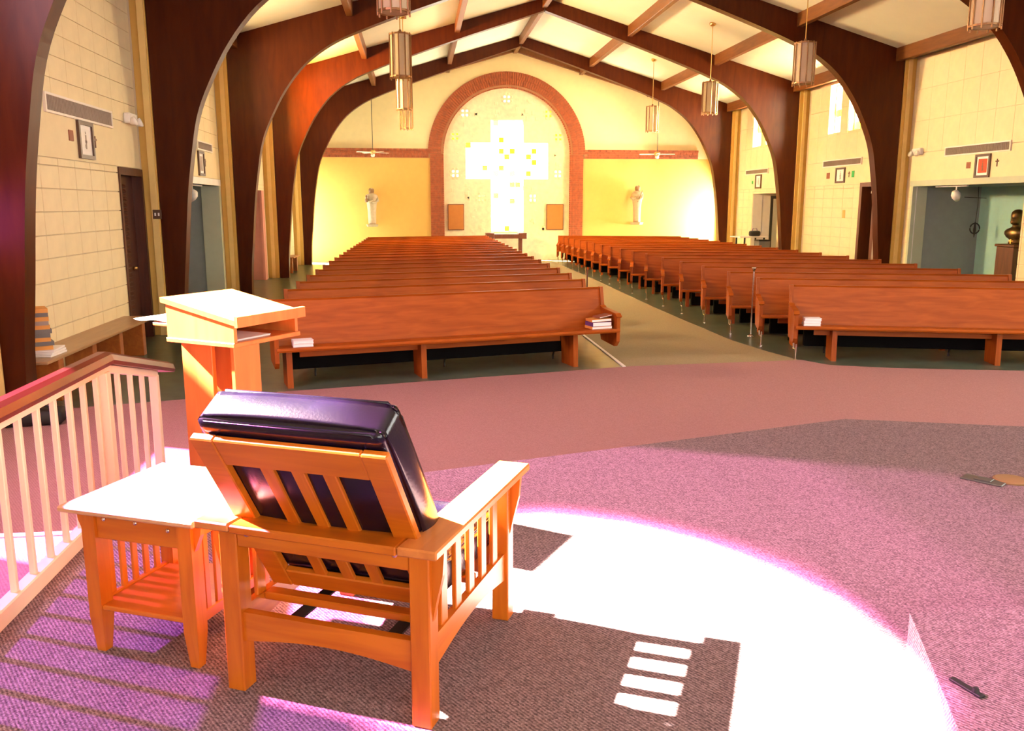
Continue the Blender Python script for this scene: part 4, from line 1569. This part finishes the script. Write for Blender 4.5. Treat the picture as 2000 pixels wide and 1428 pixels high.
m.tube([(.11 * cos(2 * pi * k / 18), 0, .06 + .11 * sin(2 * pi * k / 18)) for k in range(19)], .014, 6)
obj('ring', m, 'black', ho)
obj('drop', MB().tube([(0, 0, .2), (0, 0, .02), (0, 0, -.13)], [.012, .03, .006], 8), 'black', ho)
obj('cross_bar', MB().tube([(-.3, 0, .72), (.2, 0, .70)], .007, 6), 'black', ho)


# ------------------------------------------------------------------ statues on the far wall
def robe_rings(hgt, w, dep, n=26, fold=.06):
    prof = [(0, .62), (.05, .64), (.2, .66), (.4, .70), (.55, .80), (.66, .92), (.74, 1.0), (.79, .98), (.825, .78), (.85, .40), (.865, .30), (.88, .34), (.905, .40), (.93, .42), (.955, .39), (.98, .28), (.995, .10)]
    out = []
    for t_, k_ in prof:
        r_ = []
        for k in range(n):
            a = 2 * pi * k / n
            fo = 1 + (fold * cos(7 * a + t_ * 3) if t_ < .8 else 0)
            kk = k_ if t_ < .86 else k_ * .9
            r_.append((w * .5 * kk * fo * cos(a), dep * .5 * max(kk, .3) * fo * sin(a) - (.02 if t_ > .87 else 0), t_ * hgt))
        out.append(r_)
    return out


def statue(x, z0, hgt, label, mat, turn, child):
    t = thing('wall_statue', label, 'statue', (x, YB - .2, z0), turn)
    m = MB().loft(robe_rings(hgt, .40, .30))
    # forearms folded across the chest, part of the same body
    m.tube([(-.17, 0, hgt * .76), (-.19, -.07, hgt * .66), (-.10, -.17, hgt * .63), (.02, -.18, hgt * .66)], [.05, .05, .042, .028], 8)
    m.tube([(.17, 0, hgt * .76), (.19, -.07, hgt * .65), (.11, -.17, hgt * .60), (0.0, -.19, hgt * .62)], [.05, .05, .042, .028], 8)
    obj('robed_figure', m, mat, t, True)
    m = MB().lathe([(.085, hgt * .86), (.098, hgt * .91), (.094, hgt * .955), (.06, hgt * .99), (0, hgt * 1.0)], 14, 0, .012)
    obj('veil', m, 'statue_brown', t, True)
    if child == 'lily':
        m = MB().tube([(.08, -.16, hgt * .55), (.20, -.15, hgt * .78), (.24, -.15, hgt * .86)], .012, 6)
        obj('staff', m, 'statue_brown', t)
    else:
        m = MB().lathe([(.0, hgt * .60), (.05, hgt * .61), (.055, hgt * .68), (.02, hgt * .72), (.035, hgt * .75), (.03, hgt * .785), (0, hgt * .80)], 10, -.19, -.14)
        obj('held_child', m, 'statue_brown', t, True)
    m = MB()
    m.prism([(-.16, -.08), (.16, -.08), (.19, 0), (-.19, 0)], -.16, .16, 'y')
    obj('bracket', m, mat, t)
    return t


statue(-1.47, 1.26, 1.22, 'pale robed statue on a bracket on the golden far wall, left of the brick arch', 'statue_stone', R(10), 'child')
statue(7.76, 1.31, 1.28, 'pale robed statue on a bracket on the far wall, right of the brick arch', 'statue_stone', R(-35), 'lily')

# ------------------------------------------------------------------ table under the lit cross
at = thing('credence_table', 'brown wood table with raised end blocks standing below the lit cross', 'table', (3.08, 29.5, 0))
obj('table_top', MB().bbox(-.50, .50, -.22, .22, .78, .93, .01), 'brown_wood', at)
for s in (-1, 1):
    obj('end_block', MB().bbox(min(s * .42, s * .70), max(s * .42, s * .70), -.24, .24, .77, .97, .01), 'brown_wood', at)
    obj('leg', MB().bbox(s * .50 - .06, s * .50 + .06, -.12, .12, 0, .78, .008), 'brown_wood', at)

# ------------------------------------------------------------------ things in the right passage
ft = thing('folding_table', 'white topped folding table far down the right wall near the open door', 'table', (10.0, 25.0, 0), R(4))
obj('table_top', MB().bbox(-.48, .42, -.35, .35, .95, .985, .006), 'white_plain', ft)
for x in (-.30, .32):
    for y in (-.28, .28):
        obj('leg', MB().box(x - .02, x + .02, y - .02, y + .02, 0, .95), 'black', ft)
bg = thing('black_bag', 'dark rounded bag standing on the far white folding table', 'bag', (10.12, 24.95, .986))
obj('body', MB().rbox(-.16, .16, -.10, .10, 0, .16, .05, 3), 'black', bg, True)
obj('handle', MB().tube([(-.08, 0, .15), (-.06, 0, .22), (.06, 0, .22), (.08, 0, .15)], .012, 6), 'book_purple', bg)
bx = thing('dark_bin', 'dark grey bin standing beside the far white folding table', 'bin', (10.20, 24.52, 0))
obj('body', MB().loft([[(w * dx, w * dy, z) for dx, dy in ((-1, -1), (1, -1), (1, 1), (-1, 1))] for w, z in ((.14, 0), (.17, .86))]), 'book_grey', bx)
obj('rim', MB().bbox(-.18, .18, -.18, .18, .86, .90, .006), 'black', bx)
# counter in the left alcove
ct = thing('white_cabinet', 'white cabinet with a dark counter edge in the alcove down the left wall', 'cabinet', (-4.75, 21.6, 0))
obj('body', MB().bbox(-.3, .3, -.6, .6, .06, .86, .005), 'white_plain', ct)
obj('counter', MB().bbox(-.32, .32, -.62, .62, .86, .90, .005), 'dark_metal', ct)
obj('plinth', MB().box(-.28, .28, -.58, .58, 0, .06), 'black', ct)
obj('door', MB().bbox(.30, .315, -.55, -.02, .1, .82, .003), 'white_plain', ct)
obj('door', MB().bbox(.30, .315, .02, .55, .1, .82, .003), 'white_plain', ct)

# ------------------------------------------------------------------ hanging lanterns
NR = 10
LRAD, LH = .185, .72


def lantern(x, y, label):
    zc = ztop(x)
    t = thing('pendant_lantern', label, 'lamp', (x, y, 4.08), R(9), 'pendant lanterns over the nave')
    for k in range(NR):
        a0, a1 = 2 * pi * k / NR, 2 * pi * (k + 1) / NR
        r_ = LRAD - .012
        q = [(r_ * cos(a0 + .06), r_ * sin(a0 + .06)), (r_ * cos(a1 - .06), r_ * sin(a1 - .06)), ((r_ - .006) * cos(a1 - .06), (r_ - .006) * sin(a1 - .06)), ((r_ - .006) * cos(a0 + .06), (r_ - .006) * sin(a0 + .06))]
        obj('shade_panel', MB().prism(q, .02, LH - .02, 'z'), 'lamp_acrylic', t)
    for k in range(NR):
        a = 2 * pi * k / NR
        obj('rib', MB().tube([(LRAD * cos(a), LRAD * sin(a), -.035), (LRAD * cos(a), LRAD * sin(a), LH + .01)], .011, 6), 'bronze_rib', t)
    for z0, z1 in ((.0, .024), (LH - .024, LH)):
        rg_ = MB()
        for k in range(20):
            a0, a1 = 2 * pi * k / 20, 2 * pi * (k + 1) / 20
            ri, ro = LRAD - .03, LRAD + .004
            rg_.prism([(ri * cos(a0), ri * sin(a0)), (ro * cos(a0), ro * sin(a0)), (ro * cos(a1), ro * sin(a1)), (ri * cos(a1), ri * sin(a1))], z0, z1, 'z')
        obj('ring', rg_, 'bronze_rib', t)
    obj('top_cap', MB().lathe([(LRAD - .028, LH - .01), (LRAD - .05, LH + .015), (.03, LH + .03), (.02, LH + .07), (.01, LH + .07)], 20), 'bronze_rib', t, True)
    obj('bottom_lens', MB().lathe([(0, .004), (LRAD - .032, .004), (LRAD - .032, .012), (0, .012)], 20), 'lamp_acrylic', t)
    obj('stem', MB().tube([(0, 0, LH + .06), (0, 0, zc - 4.08 - .03)], .009, 8), 'brass', t)
    obj('canopy', MB().lathe([(.0, zc - 4.08 - .06), (.045, zc - 4.08 - .06), (.075, zc - 4.08 - .03), (.075, zc - 4.08 + .02)], 16), 'brass', t, True)
    return t


yn = {10.5: 'nearest', 15.6: 'second nearest', 20.7: 'third', 25.8: 'farthest'}
lpro = None
for y in (10.5, 15.6, 20.7, 25.8):
    for x, nm_ in ((-.2, 'left'), (7.1, 'right')):
        lb = '%s pendant lantern with bronze ribs in the %s hand row over the nave' % (yn[y], nm_)
        if lpro is None:
            lpro = lantern(x, y, lb)
        else:
            c_ = copy_tree(lpro)
            c_.location = (x, y, 4.08)
            c_['label'] = lb

# ------------------------------------------------------------------ ceiling fans at the far end
for x, nm_ in ((-1.35, 'left'), (8.23, 'right')):
    zc = ztop(x) - 3.56
    t = thing('ceiling_fan', 'white ceiling fan on a long rod at the %s of the far wall' % nm_, 'fan', (x, 29.15, 3.56), R(35 if nm_ == 'left' else 80))
    obj('rod', MB().tube([(0, 0, .1), (0, 0, zc - .02)], .011, 8), 'dark_metal', t)
    obj('canopy', MB().lathe([(0, zc - .06), (.05, zc - .05), (.06, zc + .01)], 12), 'brass', t, True)
    obj('motor', MB().lathe([(0, .0), (.06, .0), (.10, .03), (.10, .09), (.05, .13), (0, .13)], 16), 'brass', t, True)
    obj('light_bowl', MB().lathe([(0, -.10), (.05, -.09), (.07, -.04), (.055, .0)], 14), 'fan_white', t, True)
    for k in range(4):
        a = k * pi / 2
        b = obj('blade', MB().bbox(.09, .60, -.055, .055, .045, .055, .003), 'fan_white', t)
        b.rotation_euler = (R(10), 0, a)

# ------------------------------------------------------------------ small floor things
t = thing('candle_pole', 'tall slim metal pole standing beside the second pew of the right block', 'pole', (4.86, 11.93, 0))
obj('shaft', MB().tube([(0, 0, .03), (0, 0, .98)], .013, 10), 'chrome', t)
obj('foot', MB().lathe([(0, 0), (.05, 0), (.05, .012), (.016, .04), (0, .04)], 14), 'chrome', t, True)
obj('cup', MB().lathe([(.013, .96), (.03, 1.0), (.036, 1.015), (0, 1.015)], 14), 'chrome', t, True)
t = thing('aisle_pole', 'short dark post standing at the aisle end of the third left pew', 'pole', (2.62, 13.0, 0))
obj('shaft', MB().tube([(0, 0, .02), (0, 0, .92)], .012, 8), 'brown_wood', t)
obj('foot', MB().lathe([(0, 0), (.045, 0), (.045, .012), (.014, .03), (0, .03)], 12), 'brown_wood', t, True)
t = thing('floor_outlet', 'grey metal floor outlet plate set in the platform carpet on the right', 'outlet', (3.20, 4.345, PZ), R(-52))
obj('plate', MB().bbox(-.11, .11, -.055, .055, 0, .008, .003), 'grey_plate', t)
obj('lid', MB().bbox(-.045, .045, -.035, .035, .008, .013, .002), 'grey_plate', t)
m = MB().lathe([(0, 0), (.095, 0), (.095, .008), (.085, .012), (0, .012)], 22)
o = obj('outlet_cover', m, 'tan_disc')
tag(o, 'round tan cover disc lying next to the grey floor outlet', 'cover')
o.location = (3.36, 4.33, PZ)
t = thing('floor_latch', 'small dark metal strip lying on the sunlit step at the lower right', 'latch', (1.585, 2.13, .50), R(105))
obj('strip', MB().bbox(-.055, .055, -.012, .012, 0, .008, .002), 'black', t)
obj('knob', MB().lathe([(0, .008), (.012, .008), (.008, .02), (0, .022)], 10, -.03, 0), 'black', t)
t = thing('black_bag', 'low black bag lying on the floor at the foot of the nearest arch', 'bag', (-3.32, 7.72, .008), R(10))
obj('body', MB().rbox(-.30, .20, -.13, .13, 0, .13, .045, 3), 'black', t, True)
obj('strap', MB().tube([(-.2, 0, .12), (-.1, -.02, .16), (.05, -.02, .16), (.12, 0, .12)], .01, 6), 'black', t)
